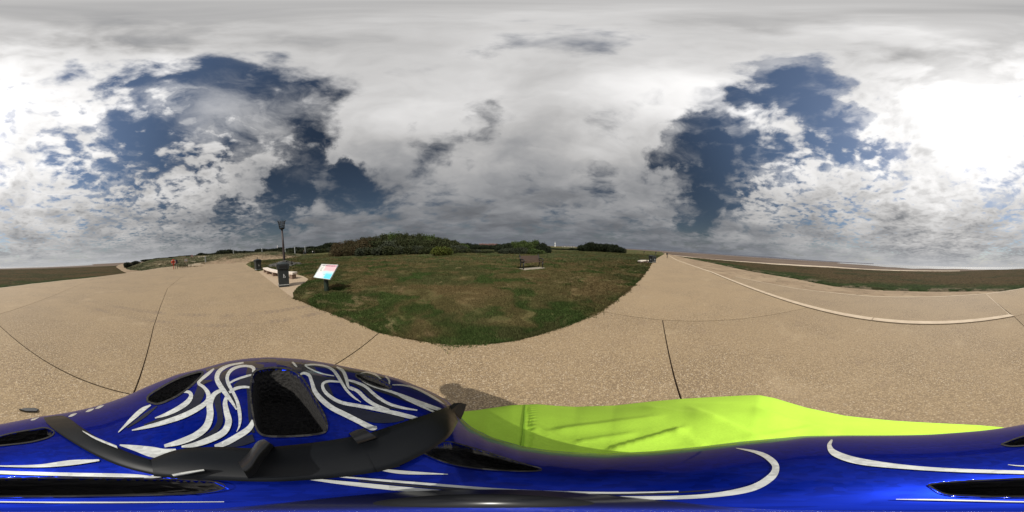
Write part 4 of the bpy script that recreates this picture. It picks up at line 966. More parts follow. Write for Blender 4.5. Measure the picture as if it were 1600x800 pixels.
sil_px = [(0, 663), (30, 657), (65, 650.5), (104, 645), (150, 635), (195, 620), (227, 605), (276, 585), (317, 575.5), (357, 564), (390, 559.5), (422, 558), (471, 561), (517, 568), (545, 574), (575, 579.5), (624, 592), (672, 611), (705, 629), (715, 648), (737, 668), (770, 684), (819, 698), (860, 704), (900, 707), (946, 709), (1020, 705), (1092, 698), (1157, 690), (1255, 681), (1322, 680), (1400, 680), (1452, 679), (1534, 673), (1566, 669)]
def azdep(px, py):
    d = ray(px, py); return math.atan2(d.x, d.y), -math.asin(d.z)
sa = sorted(azdep(*p) for p in sil_px); sa = [(a-2*math.pi, b) for a, b in sa]+sa+[(a+2*math.pi, b) for a, b in sa]
sA = np.array([s[0] for s in sa]); sB = np.array([s[1] for s in sa])
_ph = np.linspace(-math.pi, math.pi, 721); _sv = np.interp(_ph, sA, sB)
_k = np.exp(-.5*(np.arange(-8, 9)/3.0)**2); _k /= _k.sum(); _sv = np.convolve(np.concatenate([_sv[-9:-1], _sv, _sv[1:9]]), _k, 'valid')
HC = .060                                   # lens height over the helmet crown
def tanS(ph): return np.tan(np.interp(ph, _ph, _sv))
def hk(ph): return tanS(ph)**2/(4*HC)
_rimd = lambda ph: .140-.030*np.cos(ph-R(-84))
def hdrop(r, ph):
    k = hk(ph); rt = np.sqrt(HC/k); r1 = 1.10*rt; s1 = 2*k*r1
    return np.where(r < r1, HC+k*r*r, HC+k*r1*r1+(r-r1)*s1*1.2)
def rim_r(ph):
    k = hk(ph); rt = np.sqrt(HC/k); r1 = 1.10*rt; s1 = 2*k*r1; return r1+(_rimd(ph)+.045-(HC+k*r1*r1))/(s1*1.2)
def on_helmet(px, py, off=.0008):
    a, dep = azdep(px, py); T = math.tan(dep) if dep < R(89.9) else 1e3; k = float(hk(a)); disc_ = T*T-4*k*HC
    r = (T-math.sqrt(disc_))/(2*k) if disc_ > 0 else math.sqrt(HC/k)
    z = -float(hdrop(r, a)); p = Vector((math.sin(a)*r, math.cos(a)*r, z)); return p-p.normalized()*off
HO = Vector((0, 0, EYE-.20))                # origin of the helmet object
helm = empty('bicycle_helmet', HO, 0, 'glossy blue bicycle helmet with silver and black swirls worn by the rider', 'helmet')
shift = Vector((0, 0, .20))
vents = {'centre': [(394, 585), (402, 578), (425, 574), (452, 577), (468, 586), (482, 604), (498, 632), (508, 652), (511, 668), (505, 676), (480, 680), (440, 682), (412, 680), (400, 668), (394, 640), (391, 610)],
 'left_front': [(230, 627), (232, 618), (250, 606), (272, 594), (292, 586), (314, 580.5), (316, 585), (306, 596), (288, 611), (268, 623), (246, 631)],
 'side': [(-36, 694), (-10, 684), (20, 676), (50, 671), (70, 668), (84, 674), (78, 682), (50, 690), (10, 695), (-20, 697)],
 'right_rear': [(655, 705), (672, 694), (700, 690), (730, 697), (770, 709), (810, 722), (845, 732), (835, 736), (790, 735), (740, 731), (695, 722)],
 'right_front': [(556, 584), (572, 586), (592, 592), (608, 601), (610, 606), (596, 606), (576, 599), (558, 590)],
 'rear_left': [(-150, 757), (-125, 754), (-80, 751), (0, 747.5), (120, 746.5), (240, 748), (330, 752), (350, 762), (300, 771), (150, 775), (-50, 776), (-120, 772)],
 'front_small': [(406, 561), (418, 559.5), (432, 560.5), (430, 565), (416, 566.5)]}
NP_, NR_ = 900, 230
ph = np.linspace(-math.pi, math.pi, NP_, endpoint=False); tt = np.linspace(0, 1, NR_+1)[1:]**1.15
PH, TT = np.meshgrid(ph, tt); RR = TT*rim_r(PH); ZZ = -hdrop(RR, PH)
HX, HY = np.sin(PH)*RR, np.cos(PH)*RR
# photo coordinates of every shell vertex decide which vent it belongs to
dirs = np.stack([HX, HY, ZZ], -1); Ti = np.array(TILTM.inverted()); dc = dirs @ Ti.T; dn = np.linalg.norm(dc, axis=-1)
PXv = (np.arctan2(dc[..., 0], dc[..., 1])/(2*math.pi)+.5)*1600; PYv = (.5-np.arcsin(dc[..., 2]/dn)/math.pi)*800
vis = RR <= 1.02*np.sqrt(HC/hk(PH)); own = np.full(RR.shape, -1); sink = np.zeros(RR.shape)
for vi, (nm, poly) in enumerate(vents.items()):
    for sh_ in (0, -1600):
        X_ = PXv.ravel()+sh_; Y_ = PYv.ravel(); near_ = (X_ > min(p[0] for p in poly)-2) & (X_ < max(p[0] for p in poly)+2) & (Y_ > min(p[1] for p in poly)-2)
        idx = np.nonzero(near_ & vis.ravel())[0]
        if not len(idx): continue
        ins = inside(poly, X_[idx], Y_[idx]); e_ = edge_dist(poly, X_[idx], Y_[idx]); j = idx[ins]
        own.ravel()[j] = vi; sink.ravel()[j] = np.clip(e_[ins]/(9 if vi in (0, 1, 5) else 4), 0, 1)
sink = sink*np.where(own == 0, .030, np.where(own == 1, .022, .010))
ZZ2 = ZZ-sink; sc_ = 1-sink*1.2
verts = np.concatenate([[[0, 0, -HC]], np.stack([HX*sc_, HY*sc_, ZZ2], -1).reshape(-1, 3)])+np.array([0, 0, .20])
groups = {-1: []}
for j in range(NP_): groups[-1].append((0, 1+(j+1) % NP_, 1+j))
ow = own
for i in range(NR_-1):
    a0 = 1+i*NP_; b0 = a0+NP_; o0, o1 = ow[i], ow[i+1]
    for j in range(NP_):
        j2 = (j+1) % NP_; g_ = o0[j] if (o0[j] == o0[j2] == o1[j] == o1[j2]) else -1
        groups.setdefault(int(g_), []).append((a0+j, a0+j2, b0+j2, b0+j))
def sub_mesh(name, F, m, parent):
    used = sorted({v for f in F for v in f}); mp = {v: i for i, v in enumerate(used)}
    return pyd(name, [verts[v] for v in used], [tuple(mp[v] for v in f) for f in F], m, parent, smooth=True)
shell = sub_mesh('shell', groups[-1], M['blue'], helm)
for g_, F in groups.items():
    if g_ >= 0: sub_mesh('vent', F, M['foam'], shell)
# underside: black rim rolling inwards and the foam liner
bm = bmesh.new(); rings = []
for s_, dz in ((1.0, .0), (1.015, -.006), (1.0, -.014), (.93, -.012), (.84, .01), (.7, .03), (.45, .05)):
    rg_ = []
    for j in range(0, NP_, 10):
        r_ = float(rim_r(ph[j])); z_ = -float(hdrop(r_, ph[j])); cx_ = math.sin(ph[j])*r_; cy_ = math.cos(ph[j])*r_
        rg_.append(bm.verts.new(((cx_+.07)*s_-.07, cy_*s_, z_+.20+dz)))
    rings.append(rg_)
for A_, B_ in zip(rings, rings[1:]):
    for j in range(len(A_)): bm.faces.new((A_[j], A_[(j+1) % len(A_)], B_[(j+1) % len(A_)], B_[j]))
obj('rim', bm, M['foam'], helm, smooth=True)
def crom(pts, n=7):
    P_ = [np.array(p, float) for p in pts]; P_ = [2*P_[0]-P_[1]]+P_+[2*P_[-1]-P_[-2]]; o = []
    for i in range(1, len(P_)-2):
        a, b, c, d = P_[i-1:i+3]
        for j in range(n):
            t = j/n; o.append(.5*((2*b)+(-a+c)*t+(2*a-5*b+4*c-d)*t*t+(-a+3*b-3*c+d)*t**3))
    o.append(P_[-2]); return o
def patch(name, top, bot, m, parent, off=.0008, n=3, across=5, crown=0.0):
    T_ = crom(top, n); B_ = crom(bot, n) if len(bot) == len(top) else None
    if B_ is None: raise ValueError(name)
    V = []; F = []
    for a, b in zip(T_, B_):
        for j in range(across+1):
            q = a+(b-a)*j/across; V.append(on_helmet(q[0], q[1], off*(0.15 if j in (0, across) else 1)+crown*math.sin(math.pi*j/across))+shift)
    w = across+1
    for i in range(len(T_)-1):
        for j in range(across): F.append((i*w+j, i*w+j+1, (i+1)*w+j+1, (i+1)*w+j))
    o = pyd(name, V, F, m, parent, smooth=True); return o
def ribbon(pts, m, name='stripe', off=.0006, n=7):
    C_ = crom(pts, n); top = []; bot = []
    for i, c in enumerate(C_):
        a = C_[max(0, i-1)]; b = C_[min(len(C_)-1, i+1)]; t = (b-a)[:2]; t = t/(np.linalg.norm(t)+1e-9); nrm = np.array((-t[1], t[0])); w = max(.15, c[2]/2*(.9 if name == 'stripe' else 1))
        top.append(c[:2]+nrm*w); bot.append(c[:2]-nrm*w)
    V = []; F = []
    for a, b in zip(top, bot):
        for j in range(4): q = a+(b-a)*j/3; V.append(on_helmet(q[0], q[1], off)+shift)
    for i in range(len(top)-1):
        for j in range(3): F.append((i*4+j, i*4+j+1, i*4+j+5, i*4+j+4))
    return pyd(name, V, F, m, shell, smooth=True)
ZA = lambda L: [(160+x/4.4444, 540+y/4.4444, w/4.4444) for x, y, w in L]
ZB = lambda L: [(440+x/5, 540+y/5, w/5) for x, y, w in L]
ZC = lambda L: [(x, y, w) for x, y, w in L]
INK = [ZA([(760, 240, 10), (690, 262, 40), (680, 320, 70), (640, 400, 66), (560, 455, 52), (440, 505, 38), (290, 555, 18)]), ZA([(900, 165, 20), (840, 200, 36), (838, 260, 40), (880, 330, 36), (920, 390, 22), (937, 440, 5)]),
       ZA([(850, 300, 10), (800, 330, 46), (800, 400, 50), (815, 470, 45), (812, 540, 46), (760, 605, 36), (660, 655, 24), (550, 697, 8)]), ZA([(1045, 225, 70), (985, 250, 60), (915, 285, 30)]),
       ZA([(380, 420, 8), (300, 480, 26), (230, 530, 20), (170, 570, 8)]), ZA([(1120, 150, 40), (1000, 128, 34), (880, 132, 18), (780, 165, 8)]), ZA([(1050, 640, 60), (960, 670, 60), (860, 700, 20)]),
       ZB([(230, 150, 10), (262, 250, 60), (290, 330, 60), (350, 405, 58), (450, 470, 66), (580, 520, 80), (720, 560, 90), (860, 570, 70), (960, 570, 30)]), ZB([(440, 175, 10), (462, 215, 22), (485, 270, 26), (502, 320, 22), (530, 370, 8)]),
       ZB([(530, 290, 10), (600, 315, 26), (670, 370, 34), (740, 430, 34), (830, 475, 26), (940, 497, 10)]), ZB([(-40, 130, 30), (60, 140, 60), (140, 180, 60), (230, 190, 70), (300, 245, 30), (420, 258, 18)]),
       ZB([(620, 270, 20), (720, 330, 34), (840, 375, 22), (980, 430, 20), (1100, 475, 16), (1210, 512, 8)]), ZB([(400, 160, 20), (520, 185, 36), (640, 200, 20), (800, 250, 10)]), ZC([(560, 751, 2), (700, 763.5, 4), (850, 770, 3), (1000, 772, 3), (1110, 766, 2)])]
INK += [ZC([(322, 579, 4), (350, 568.5, 8), (385, 563.5, 9), (422, 562, 9), (465, 565, 9), (505, 571, 8), (545, 578.5, 6), (600, 590, 4)]), ZC([(470, 572, 14), (492, 585, 16), (508, 603, 12), (520, 622, 6)]), ZC([(392, 571, 10), (388, 590, 9), (389, 620, 6), (391, 655, 6), (396, 676, 5)]), ZC([(640, 604, 3), (680, 620, 5), (708, 640, 6), (735, 668.5, 4), (790, 691, 4), (870, 705.5, 4), (980, 708.5, 3.5), (1080, 701, 2.5), (1200, 688, 2)])]
SIL = [ZA([(555, 322, 10), (598, 322, 24), (616, 348, 30), (590, 392, 38), (520, 440, 36), (440, 478, 26), (365, 503, 8)]),
       ZA([(775, 160, 12), (735, 195, 24), (685, 235, 24), (668, 262, 22), (705, 290, 24), (735, 335, 34), (728, 385, 34), (670, 432, 38), (560, 488, 40), (420, 535, 34), (300, 566, 24), (205, 588, 8)]),
       ZA([(335, 412, 10), (275, 448, 34), (215, 500, 32), (165, 548, 20), (110, 602, 6)]),
       ZA([(1050, 185, 24), (1048, 155, 26), (1010, 142, 18), (950, 145, 20), (895, 170, 24), (867, 215, 26), (875, 265, 26), (905, 320, 24), (935, 385, 24), (950, 450, 28), (956, 510, 24), (950, 560, 14), (932, 598, 4)]),
       ZA([(980, 118, 12), (880, 138, 18), (815, 175, 32), (795, 228, 36), (822, 285, 38), (862, 340, 34), (902, 395, 22), (932, 445, 10)]), ZA([(1050, 200, 10), (1000, 212, 16), (930, 235, 16), (885, 258, 14)]), ZA([(1030, 290, 14), (980, 287, 20), (925, 298, 24), (880, 325, 20)]),
       ZA([(850, 300, 20), (780, 335, 34), (746, 400, 48), (748, 480, 52), (722, 560, 54), (650, 622, 50), (540, 668, 44), (430, 697, 22)]), ZA([(870, 335, 18), (852, 395, 34), (862, 460, 44), (876, 530, 50), (842, 600, 50), (745, 652, 48), (640, 688, 36), (550, 702, 14)]),
       ZA([(1050, 520, 30), (1015, 578, 44), (930, 635, 46), (845, 680, 42), (780, 700, 24)]), ZA([(120, 690, 10), (230, 712, 46), (340, 738, 80), (420, 745, 66), (510, 722, 14)]),
       ZB([(132, 238, 10), (170, 215, 22), (215, 232, 28), (236, 285, 30), (262, 360, 38), (322, 430, 44), (400, 490, 44), (500, 540, 44), (600, 590, 44), (700, 640, 46), (745, 640, 24)]),
       ZB([(460, 283, 14), (370, 278, 20), (322, 300, 24), (332, 350, 28), (385, 402, 30), (470, 445, 30), (600, 470, 30), (760, 500, 32), (900, 530, 36), (1000, 555, 34), (1080, 572, 18)]),
       ZB([(180, 152, 16), (260, 148, 14), (340, 160, 18), (400, 190, 24), (440, 240, 28), (470, 290, 25), (510, 350, 22), (560, 400, 18), (620, 442, 5)]), ZB([(185, 158, 10), (240, 190, 12), (320, 220, 12), (410, 237, 8)]), ZB([(430, 165, 12), (480, 200, 26), (506, 260, 28), (522, 320, 20), (560, 350, 10)]),
       ZB([(515, 268, 16), (580, 286, 22), (655, 320, 24), (712, 370, 26), (762, 410, 26), (840, 455, 24), (940, 485, 22), (1060, 505, 10)]), ZB([(535, 325, 20), (600, 360, 30), (660, 418, 32), (740, 468, 30), (840, 505, 22)]),
       ZB([(600, 255, 10), (700, 312, 14), (850, 358, 20), (960, 398, 28), (1060, 438, 32), (1160, 475, 34), (1245, 502, 26)]), ZB([(865, 306, 8), (960, 310, 14), (1050, 335, 18), (1140, 378, 22), (1220, 425, 18), (1272, 458, 5)]), ZB([(618, 216, 5), (670, 208, 14), (730, 225, 18), (778, 262, 8)]),
       ZB([(812, 240, 12), (838, 268, 16), (842, 302, 10)]), ZB([(85, 128, 14), (104, 150, 18), (122, 168, 5)]), ZB([(850, 350, 10), (960, 412, 16), (1080, 468, 18), (1200, 522, 14)]),
       ZC([(480, 748, 3), (560, 757, 7), (700, 770, 8), (850, 776, 6), (1000, 778, 6), (1100, 775, 7), (1170, 764, 11), (1204, 746, 13), (1212, 729, 12), (1200, 715, 9), (1180, 706, 5), (1150, 700, 1)]), ZC([(520, 744, 2), (640, 754, 4), (800, 766, 4), (950, 770, 3), (1060, 768, 2)]), ZC([(590, 733, 3), (630, 738, 6), (700, 741, 1)]),
       ZC([(1300, 687, 3), (1296, 697, 8), (1306, 709, 11), (1345, 721, 11), (1420, 730, 7), (1500, 735, 6), (1599, 738, 6), (1700, 741, 6), (1800, 743, 6), (1838, 745, 2)]), ZC([(1575, 726, 1), (1600, 728, 2), (1660, 728, 5), (1710, 723, 9), (1755, 719, 3)]), ZC([(225, 747, 2), (245, 744, 5), (272, 742, 2)]), ZC([(1400, 780, 1), (1470, 781, 2.5), (1600, 784, 2), (1750, 785, 2.5), (1950, 784, 1)])]
for L in INK: ribbon(L, M['ink'], off=.00035)
for L in SIL: ribbon(L, M['silver'], off=.0006)
for x_, y_ in ((54, 653.6), (113, 648), (140, 640.5), (155, 635.5)):
    ribbon([(x_-6, y_+3, 1), (x_, y_+.6, 4), (x_+7, y_-2, 1)], M['silver'])
for nm_, poly in vents.items():
    if nm_ in ('front_small',): continue
    L_ = [(x_, y_, 3.0 if nm_ in ('centre', 'left_front') else 2.0) for x_, y_ in poly]; L_ = L_+[L_[0]]
    ribbon(L_, M['foam'], name='vent_trim', off=.0007, n=4)
# camera mount: rubber pads and straps laced through the vents
mt = empty('camera_mount', HO+Vector((0, 0, .20-HC)), 0, 'black rubber camera mount with straps laced across the blue helmet', 'camera mount')
dsh = Vector((0, 0, HC))
def mpatch(name, top, bot, m, off, crown=.002, across=6):
    V = []; F = []; T_ = crom(top, 6); B_ = crom(bot, 6); w = across+3
    for a, b in zip(T_, B_):
        row = []
        for j in range(across+1):
            q = a+(b-a)*j/across; row.append(on_helmet(q[0], q[1], off+crown*math.sin(math.pi*j/across))+dsh)
        row = [on_helmet(a[0], a[1], .0001)+dsh]+row+[on_helmet(b[0], b[1], .0001)+dsh]; V += row
    for i in range(len(T_)-1):
        for j in range(w-1): F.append((i*w+j, i*w+j+1, (i+1)*w+j+1, (i+1)*w+j))
    return pyd(name, V, F, m, mt, smooth=True)
mpatch('strap', [(68, 652), (100, 650), (128, 668), (160, 688), (204, 708), (252, 723)], [(72, 660), (88, 674), (118, 694), (152, 713), (196, 731), (258, 746)], M['strap'], .002, .0006)
mpatch('pad', [(236, 717), (280, 702), (340, 698), (396, 700), (436, 697), (500, 690), (560, 680), (600, 671)], [(240, 744), (280, 748), (340, 750.5), (400, 752.5), (450, 752), (520, 747), (580, 739), (625, 729)], M['strap'], .0035, .0012)
mpatch('strap', [(560, 682), (600, 669), (640, 656), (668, 647), (690, 639), (706, 632)], [(590, 738), (625, 727), (655, 713), (678, 700), (702, 682), (716, 658)], M['strap'], .0037, .0012)
mpatch('buckle', [(372, 722), (384, 712), (394, 700), (402, 690), (412, 686)], [(388, 748), (400, 738), (410, 720), (420, 708), (428, 696)], M['blackplastic'], .0095, .003)
mpatch('buckle', [(545, 677), (556, 672), (568, 669)], [(560, 694), (572, 690), (590, 684)], M['blackplastic'], .009, .002)
mpatch('webbing', [(268, 741), (290, 737), (318, 733)], [(272, 745), (294, 741), (320, 736)], M['silver'], .006, .0005)
mpatch('webbing', [(128, 672), (150, 683), (182, 696)], [(130, 675), (150, 687), (184, 701)], M['silver'], .0062, .0005)
# loose strap end standing clear of the shell edge
def at_ray(px, py, d): return ray(px, py)*d
q = [at_ray(690, 660, .100), at_ray(700, 640, .104), at_ray(714, 629.5, .112), at_ray(724, 632, .116), at_ray(719, 646, .112), at_ray(706, 668, .104)]
nr = (q[1]-q[0]).cross(q[3]-q[0]).normalized()*.0016
V = [p_+nr+dsh for p_ in q]+[p_-nr+dsh for p_ in q]; n_ = len(q)
pyd('strap_end', V, [tuple(range(n_)), tuple(range(2*n_-1, n_-1, -1))]+[(i, i+n_, (i+1) % n_+n_, (i+1) % n_) for i in range(n_)], M['strap'], mt)
bm = bmesh.new(); lathe(bm, [(.0046, .0), (.0040, .004), (.0020, .008), (.0016, .024)], 24); bmesh.ops.translate(bm, verts=bm.verts, vec=(0, 0, -.0015)); obj('stem', bm, M['blackplastic'], mt, smooth=True)

# ------------------------------------------------------------------ rider
rider = empty('person', (.3, 0, 0), 0, 'cyclist in a fluorescent yellow green jacket and blue helmet leaning over the handlebar', 'person')
RO = Vector((-.3, 0, 0))
def hivis(k, p):
    w = k.vm('MULTIPLY', p, (1, 1, 1)); f = k.rng(k.noise(w, 3.5, 4, .6), .3, .7, .90, 1.06); g = k.rng(k.sep(k.vor(p, 700, 'Color'))[0], 0, 1, .96, 1.03, False); f = k.m('MULTIPLY', f, g)
    return k.mix(1.0, (.47, .77, .065), k.comb(f, f, f), 'MULTIPLY')
M['jacket'] = mat('fluorescent_fabric', None, .72, spec=.25, fn=hivis, bump=.0006, bscale=260)
M['seam'] = mat('seam_thread', (.30, .56, .03), .8)
jt = [(722, 643), (745, 641), (765, 638), (800, 633), (840, 631.5), (870, 634), (900, 635.5), (960, 633.5), (1010, 628), (1060, 623.5), (1120, 620), (1160, 618), (1187, 617.5), (1210, 622), (1260, 637), (1320, 649.5), (1400, 657.5), (1480, 662), (1530, 664.5), (1566, 667.5)]
ja = [azdep(*p) for p in jt]; ja = [(R(-150), R(66)), (R(-95), R(70)), (R(-50), R(66)), (R(-30), R(61))]+ja+[(R(185), R(60))]
ja = [(a-2*math.pi, b) for a, b in ja]+ja+[(a+2*math.pi, b) for a, b in ja]; ja.sort()
jA = np.array([a for a, b in ja]); jB = np.array([b for a, b in ja])
rA = np.radians([-180, -140, -95, -50, -20, 0, 30, 60, 75, 87, 100, 112, 135, 153, 172, 180]); rR = np.array([.235, .20, .19, .20, .235, .25, .31, .42, .485, .50, .47, .41, .31, .27, .25, .235])
NJ = 360; jp = np.linspace(-math.pi, math.pi, NJ, endpoint=False)
rs = np.interp(jp, rA, rR); S_ = np.interp(jp, jA, jB)
kk = np.exp(-.5*(np.arange(-6, 7)/2.5)**2); kk /= kk.sum(); rs = np.convolve(np.concatenate([rs[-6:], rs, rs[:6]]), kk, 'valid')
zs = rs*np.tan(S_)
rows = []; cx = .40
for t in np.linspace(0, 1, 60):
    fw_ = np.clip(np.cos(jp-R(-95))*1.4-.1, 0, 1); r0_ = .045+.055*fw_; z0_ = .215+.135*fw_
    r_ = r0_+(rs-r0_)*t; z_ = -(z0_+(zs-z0_)*t**1.25); rows.append((np.sin(jp)*r_, np.cos(jp)*r_, z_, t))
for f_, dz in ((1.006, .012), (1.010, .03), (1.012, .055)): rows.append((np.sin(jp)*rs*f_, np.cos(jp)*rs*f_, -(zs+dz), 1.0))
bx_, by_ = rows[-1][0], rows[-1][1]; bz_ = rows[-1][2]; hx = cx+np.sin(jp)*.165; hy = np.cos(jp)*.19; hz_ = np.full(NJ, -.90)
for t in np.linspace(0, 1, 26)[1:]:
    s_ = t*t*(3-2*t); rows.append((bx_+(hx-bx_)*s_, by_+(hy-by_)*s_, bz_+(hz_-bz_)*t, 1+t))
CREASE = [(955, 702, 1062, 671, 4, 22, .012), (1058, 671, 1100, 697, 5, 16, .007), (870, 672, 1020, 652, 6, 14, .005), (1085, 640, 1190, 682, 6, 18, .006), (1190, 640, 1300, 676, 5, 16, .005), (1330, 657, 1560, 669, 2.5, 8, .006),
          (835, 664, 905, 698, 5, 12, .004), (905, 690, 985, 678, 3, 9, .005), (1130, 690, 1260, 668, 4, 12, .004), (760, 648, 815, 680, 4, 12, .003), (1015, 636, 1120, 652, 5, 12, .004), (1400, 676, 1530, 669, 2, 5, .003)]
V = []
for X_, Y_, Z_, t in rows:
    for j in range(NJ):
        p_ = Vector((X_[j], Y_[j], Z_[j])); a = math.degrees(jp[j])
        w = min(1, t*3)*(1 if t > 1 else 1-.85*t**8)
        # broad slow waves of the cloth, plus sharp creases pulled from the collar over the back
        g = noise.fractal(Vector((a*.035, t*1.1+a*.012, 2.0)), .9, 2.1, 2)*.007
        if t <= 1 and -20 < a < 176:
            qx, qy = pix(p_+Vector((0, 0, EYE)))
            for x0_, y0_, x1_, y1_, w0_, w1_, am_ in CREASE:
                dx_, dy_ = x1_-x0_, y1_-y0_; L2_ = dx_*dx_+dy_*dy_; u_ = ((qx-x0_)*dx_+(qy-y0_)*dy_)/L2_
                if -.15 < u_ < 1.15:
                    sd_ = ((qx-x0_)*dy_-(qy-y0_)*dx_)/math.sqrt(L2_); w_s = w0_ if sd_ > 0 else w1_
                    g += am_*max(0, 1-abs(sd_)/w_s)**1.3*min(1, (u_+.15)*5, (1.15-u_)*5)
        seam_ = abs(a-6.5-3*(1-t)); g -= .004*max(0, 1-seam_/.9) if t < 1.2 else 0
        if 7 < a < 11 and t < 1.2: g += .0012*math.sin(t*95)
        V.append(p_+Vector((0, 0, g*w)) if t <= 1 else p_+Vector((math.sin(jp[j]), math.cos(jp[j]), 0))*g*.0)
F = [(i*NJ+j, i*NJ+(j+1) % NJ, (i+1)*NJ+(j+1) % NJ, (i+1)*NJ+j) for i in range(len(rows)-1) for j in range(NJ)]
off_ = Vector((0, 0, EYE))+RO
jk = pyd('jacket', [v+off_ for v in V], F, M['jacket'], rider, smooth=True)
bm = bmesh.new(); js = int((math.radians(6.5)+math.pi)/(2*math.pi)*NJ)
tube(bm, [V[i*NJ+js]+off_+Vector((0, 0, .0015)) for i in range(10, 62, 2)], .0011, 6); obj('seam', bm, M['seam'], jk)
hemv = [Vector((hx[j], hy[j], -.90))+off_ for j in range(0, NJ, 10)]
bm = bmesh.new(); tube(bm, hemv, .010, 6, closed=True); obj('hem', bm, M['seam'], jk)
for s_ in (-1, 1):
    bm = bmesh.new(); tube(bm, [Vector(p_)+RO for p_ in ((.10, s_*.13, 1.36), (.04, s_*.20, 1.335), (-.02, s_*.245, 1.24), (-.06, s_*.27, 1.15), (-.14, s_*.275, 1.09), (-.225, s_*.27, 1.05))], [.085, .082, .070, .062, .052, .042], 16)
    sl_ = obj('sleeve', bm, M['jacket'], jk, smooth=True)
B_ = lambda x, y, z: (x-.3, y, z)
N = {'pelvis': (B_(.40, 0, .93), .15), 'waist': (B_(.32, 0, 1.06), .13), 'chest': (B_(.14, 0, 1.24), (.16, .12)), 'neck': (B_(.0, 0, 1.40), .055), 'jaw': (B_(-.06, 0, 1.48), .062), 'head': (B_(-.06, 0, 1.56), .078), 'crown': (B_(-.05, 0, 1.60), .07), 'chin': (B_(-.125, 0, 1.45), .025), 'nose': (B_(-.15, 0, 1.515), .014)}
E_ = [('pelvis', 'waist'), ('waist', 'chest'), ('chest', 'neck'), ('neck', 'jaw'), ('jaw', 'head'), ('head', 'crown'), ('jaw', 'chin'), ('head', 'nose')]
for k_, s_ in (('l', -1), ('r', 1)):
    N.update({k_+'hip': (B_(.40, s_*.11, .86), .10), k_+'knee': (B_(.20, s_*.20, .50), .065), k_+'ankle': (B_(.30, s_*.27, .11), .042), k_+'foot': (B_(.16, s_*.28, .05), .035), k_+'sho': (B_(.06, s_*.17, 1.325), .055), k_+'elb': (B_(-.06, s_*.265, 1.15), .042), k_+'wri': (B_(-.24, s_*.265, 1.045), .027), k_+'palm': (B_(-.30, s_*.265, 1.035), .026)})
    E_ += [('pelvis', k_+'hip'), (k_+'hip', k_+'knee'), (k_+'knee', k_+'ankle'), (k_+'ankle', k_+'foot'), ('chest', k_+'sho'), (k_+'sho', k_+'elb'), (k_+'elb', k_+'wri'), (k_+'wri', k_+'palm')]
    for f_ in range(4):
        y_ = .235+f_*.021; L_ = (.9, 1, 1.05, .95)[f_]
        N.update({f'{k_}f{f_}a': (B_(-.325, s_*y_, 1.032), .010), f'{k_}f{f_}b': (B_(-.352, s_*y_, 1.018*1), .009), f'{k_}f{f_}c': (B_(-.350, s_*y_, 1.018-.024*L_), .008), f'{k_}f{f_}d': (B_(-.332, s_*y_, 1.018-.034*L_), .007)})
        E_ += [(k_+'palm', f'{k_}f{f_}a'), (f'{k_}f{f_}a', f'{k_}f{f_}b'), (f'{k_}f{f_}b', f'{k_}f{f_}c'), (f'{k_}f{f_}c', f'{k_}f{f_}d')]
    N.update({k_+'ta': (B_(-.300, s_*.232, 1.018), .011), k_+'tb': (B_(-.312, s_*.222, .998), .009), k_+'tc': (B_(-.328, s_*.222, .986), .008)})
    E_ += [(k_+'palm', k_+'ta'), (k_+'ta', k_+'tb'), (k_+'tb', k_+'tc')]
bo = skin_mesh('body', N, E_, [M['skin'], M['jacket'], M['darkcloth'], M['iron']], rider, 1)
for pl in bo.data.polygons:
    c_ = pl.center; pl.material_index = 3 if c_.z < .10 else (2 if c_.z < .95 and c_.x > -.2 else (1 if c_.z < 1.37 and c_.x > -.30 and abs(c_.y) < .3 and c_.x > -.52+.0 and not (c_.x < -.5) else 0))
for s_ in (-1, 1):
    bm = bmesh.new(); tube(bm, [Vector(p_)+RO for p_ in ((.37, s_*.27, .055), (.30, s_*.272, .06), (.20, s_*.28, .05), (.10, s_*.285, .042), (.06, s_*.285, .038))], [.036, .052, .05, .042, .025], 12); obj('shoe', bm, M['iron'], rider, smooth=True)
bm = bmesh.new()
for s_ in (-1, 1): bmesh.ops.create_uvsphere(bm, u_segments=12, v_segments=8, radius=.012, matrix=Matrix.Translation(Vector(B_(-.132, s_*.032, 1.535))))
tag(obj('eyes', bm, M['white'], rider, smooth=True), kind='stuff')
# ------------------------------------------------------------------ bicycle under the rider
bc_ = empty('bicycle', (.2, 0, 0), 0, 'dark bicycle straddled by the cyclist in the yellow green jacket', 'bicycle'); Q = Vector((-.2, 0, 0))
def wheel(x):
    w_e = empty('wheel', (x-.2, 0, .345)); w_e.parent = bc_
    bm = bmesh.new(); tube(bm, [(math.cos(a)*.325, 0, math.sin(a)*.325) for a in np.linspace(0, 6.2832, 49)[:-1]], .019, 8, closed=True); obj('tyre', bm, M['iron'], w_e, smooth=True)
    bm = bmesh.new(); tube(bm, [(math.cos(a)*.302, 0, math.sin(a)*.302) for a in np.linspace(0, 6.2832, 49)[:-1]], .010, 6, closed=True); obj('rim', bm, M['steel'], w_e, smooth=True)
    bm = bmesh.new(); tube(bm, [(0, -.05, 0), (0, .05, 0)], .022, 12); obj('hub', bm, M['steel'], w_e)
    for i in range(28):
        a = i/28*6.2832; bm = bmesh.new(); tube(bm, [(math.cos(a+.3*(-1)**i)*.02, .03*(-1)**i, math.sin(a+.3*(-1)**i)*.02), (math.cos(a)*.298, 0, math.sin(a)*.298)], .0012, 3, caps=False); obj('spoke', bm, M['steel'], w_e)
wheel(.70); wheel(-.36)
def T2(nm, pts, r_, m='navy', par=None): bm = bmesh.new(); tube(bm, [Vector(p_)+Q for p_ in pts], r_, 10); return obj(nm, bm, M[m], par or bc_, smooth=True)
fr = empty('frame', (0, 0, 0)); fr.parent = bc_
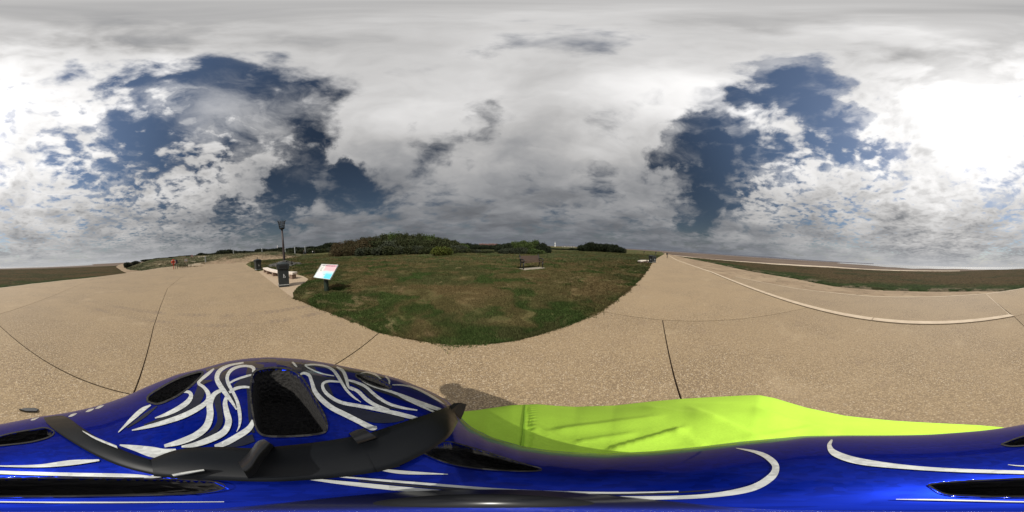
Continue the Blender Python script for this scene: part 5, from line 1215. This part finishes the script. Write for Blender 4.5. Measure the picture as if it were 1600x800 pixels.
T2('top_tube', [(.36, 0, .78), (-.20, 0, .82)], .016, par=fr); T2('down_tube', [(.27, 0, .30), (-.22, 0, .74)], .020, par=fr); T2('seat_tube', [(.27, 0, .30), (.38, 0, .82)], .016, par=fr)
for s_ in (-1, 1): T2('chain_stay', [(.27, s_*.03, .30), (.70, s_*.06, .345)], .010, par=fr); T2('seat_stay', [(.36, s_*.02, .78), (.70, s_*.06, .345)], .009, par=fr); T2('fork_blade', [(-.235, s_*.05, .68), (-.27, s_*.05, .55), (-.36, s_*.055, .345)], .012, par=fr)
T2('head_tube', [(-.19, 0, .86), (-.235, 0, .68)], .020, par=fr); T2('fork_crown', [(-.235, -.055, .685), (-.235, .055, .685)], .014, par=fr)
T2('seat_post', [(.38, 0, .82), (.40, 0, .86)], .013, 'steel'); T2('stem', [(-.19, 0, .86), (-.18, 0, .96), (-.33, 0, .995)], .015, 'iron')
T2('handlebar', [(-.30, -.33, .995), (-.33, -.12, 1.0), (-.335, 0, 1.0), (-.33, .12, 1.0), (-.30, .33, .995)], .012, 'iron')
for s_ in (-1, 1): T2('grip', [(-.325, s_*.20, 1.0), (-.30, s_*.34, .995)], .016, 'iron'); T2('brake_lever', [(-.33, s_*.17, .99), (-.38, s_*.19, .975), (-.375, s_*.28, .965)], .006, 'steel')
bm = bmesh.new(); prism(bm, [(.54-.2, -.07), (.55-.2, 0), (.54-.2, .07), (.44-.2, .055), (.34-.2, .02), (.27-.2, .018), (.27-.2, -.018), (.34-.2, -.02), (.44-.2, -.055)], .855, .895); obj('saddle', bm, M['iron'], bc_, bevel=.012)
bm = bmesh.new(); tube(bm, [(.07+math.cos(a)*.09, .045, .30+math.sin(a)*.09) for a in np.linspace(0, 6.2832, 25)[:-1]], .008, 6, closed=True); obj('chainring', bm, M['steel'], bc_)
T2('crank', [(.27, .055, .30), (.16, .06, .20)], .010, 'steel'); T2('crank', [(.27, -.055, .30), (.38, -.06, .40)], .010, 'steel')
T2('pedal', [(.16, .06, .20), (.16, .15, .20)], .014, 'iron'); T2('pedal', [(.38, -.06, .40), (.38, -.15, .40)], .014, 'iron')
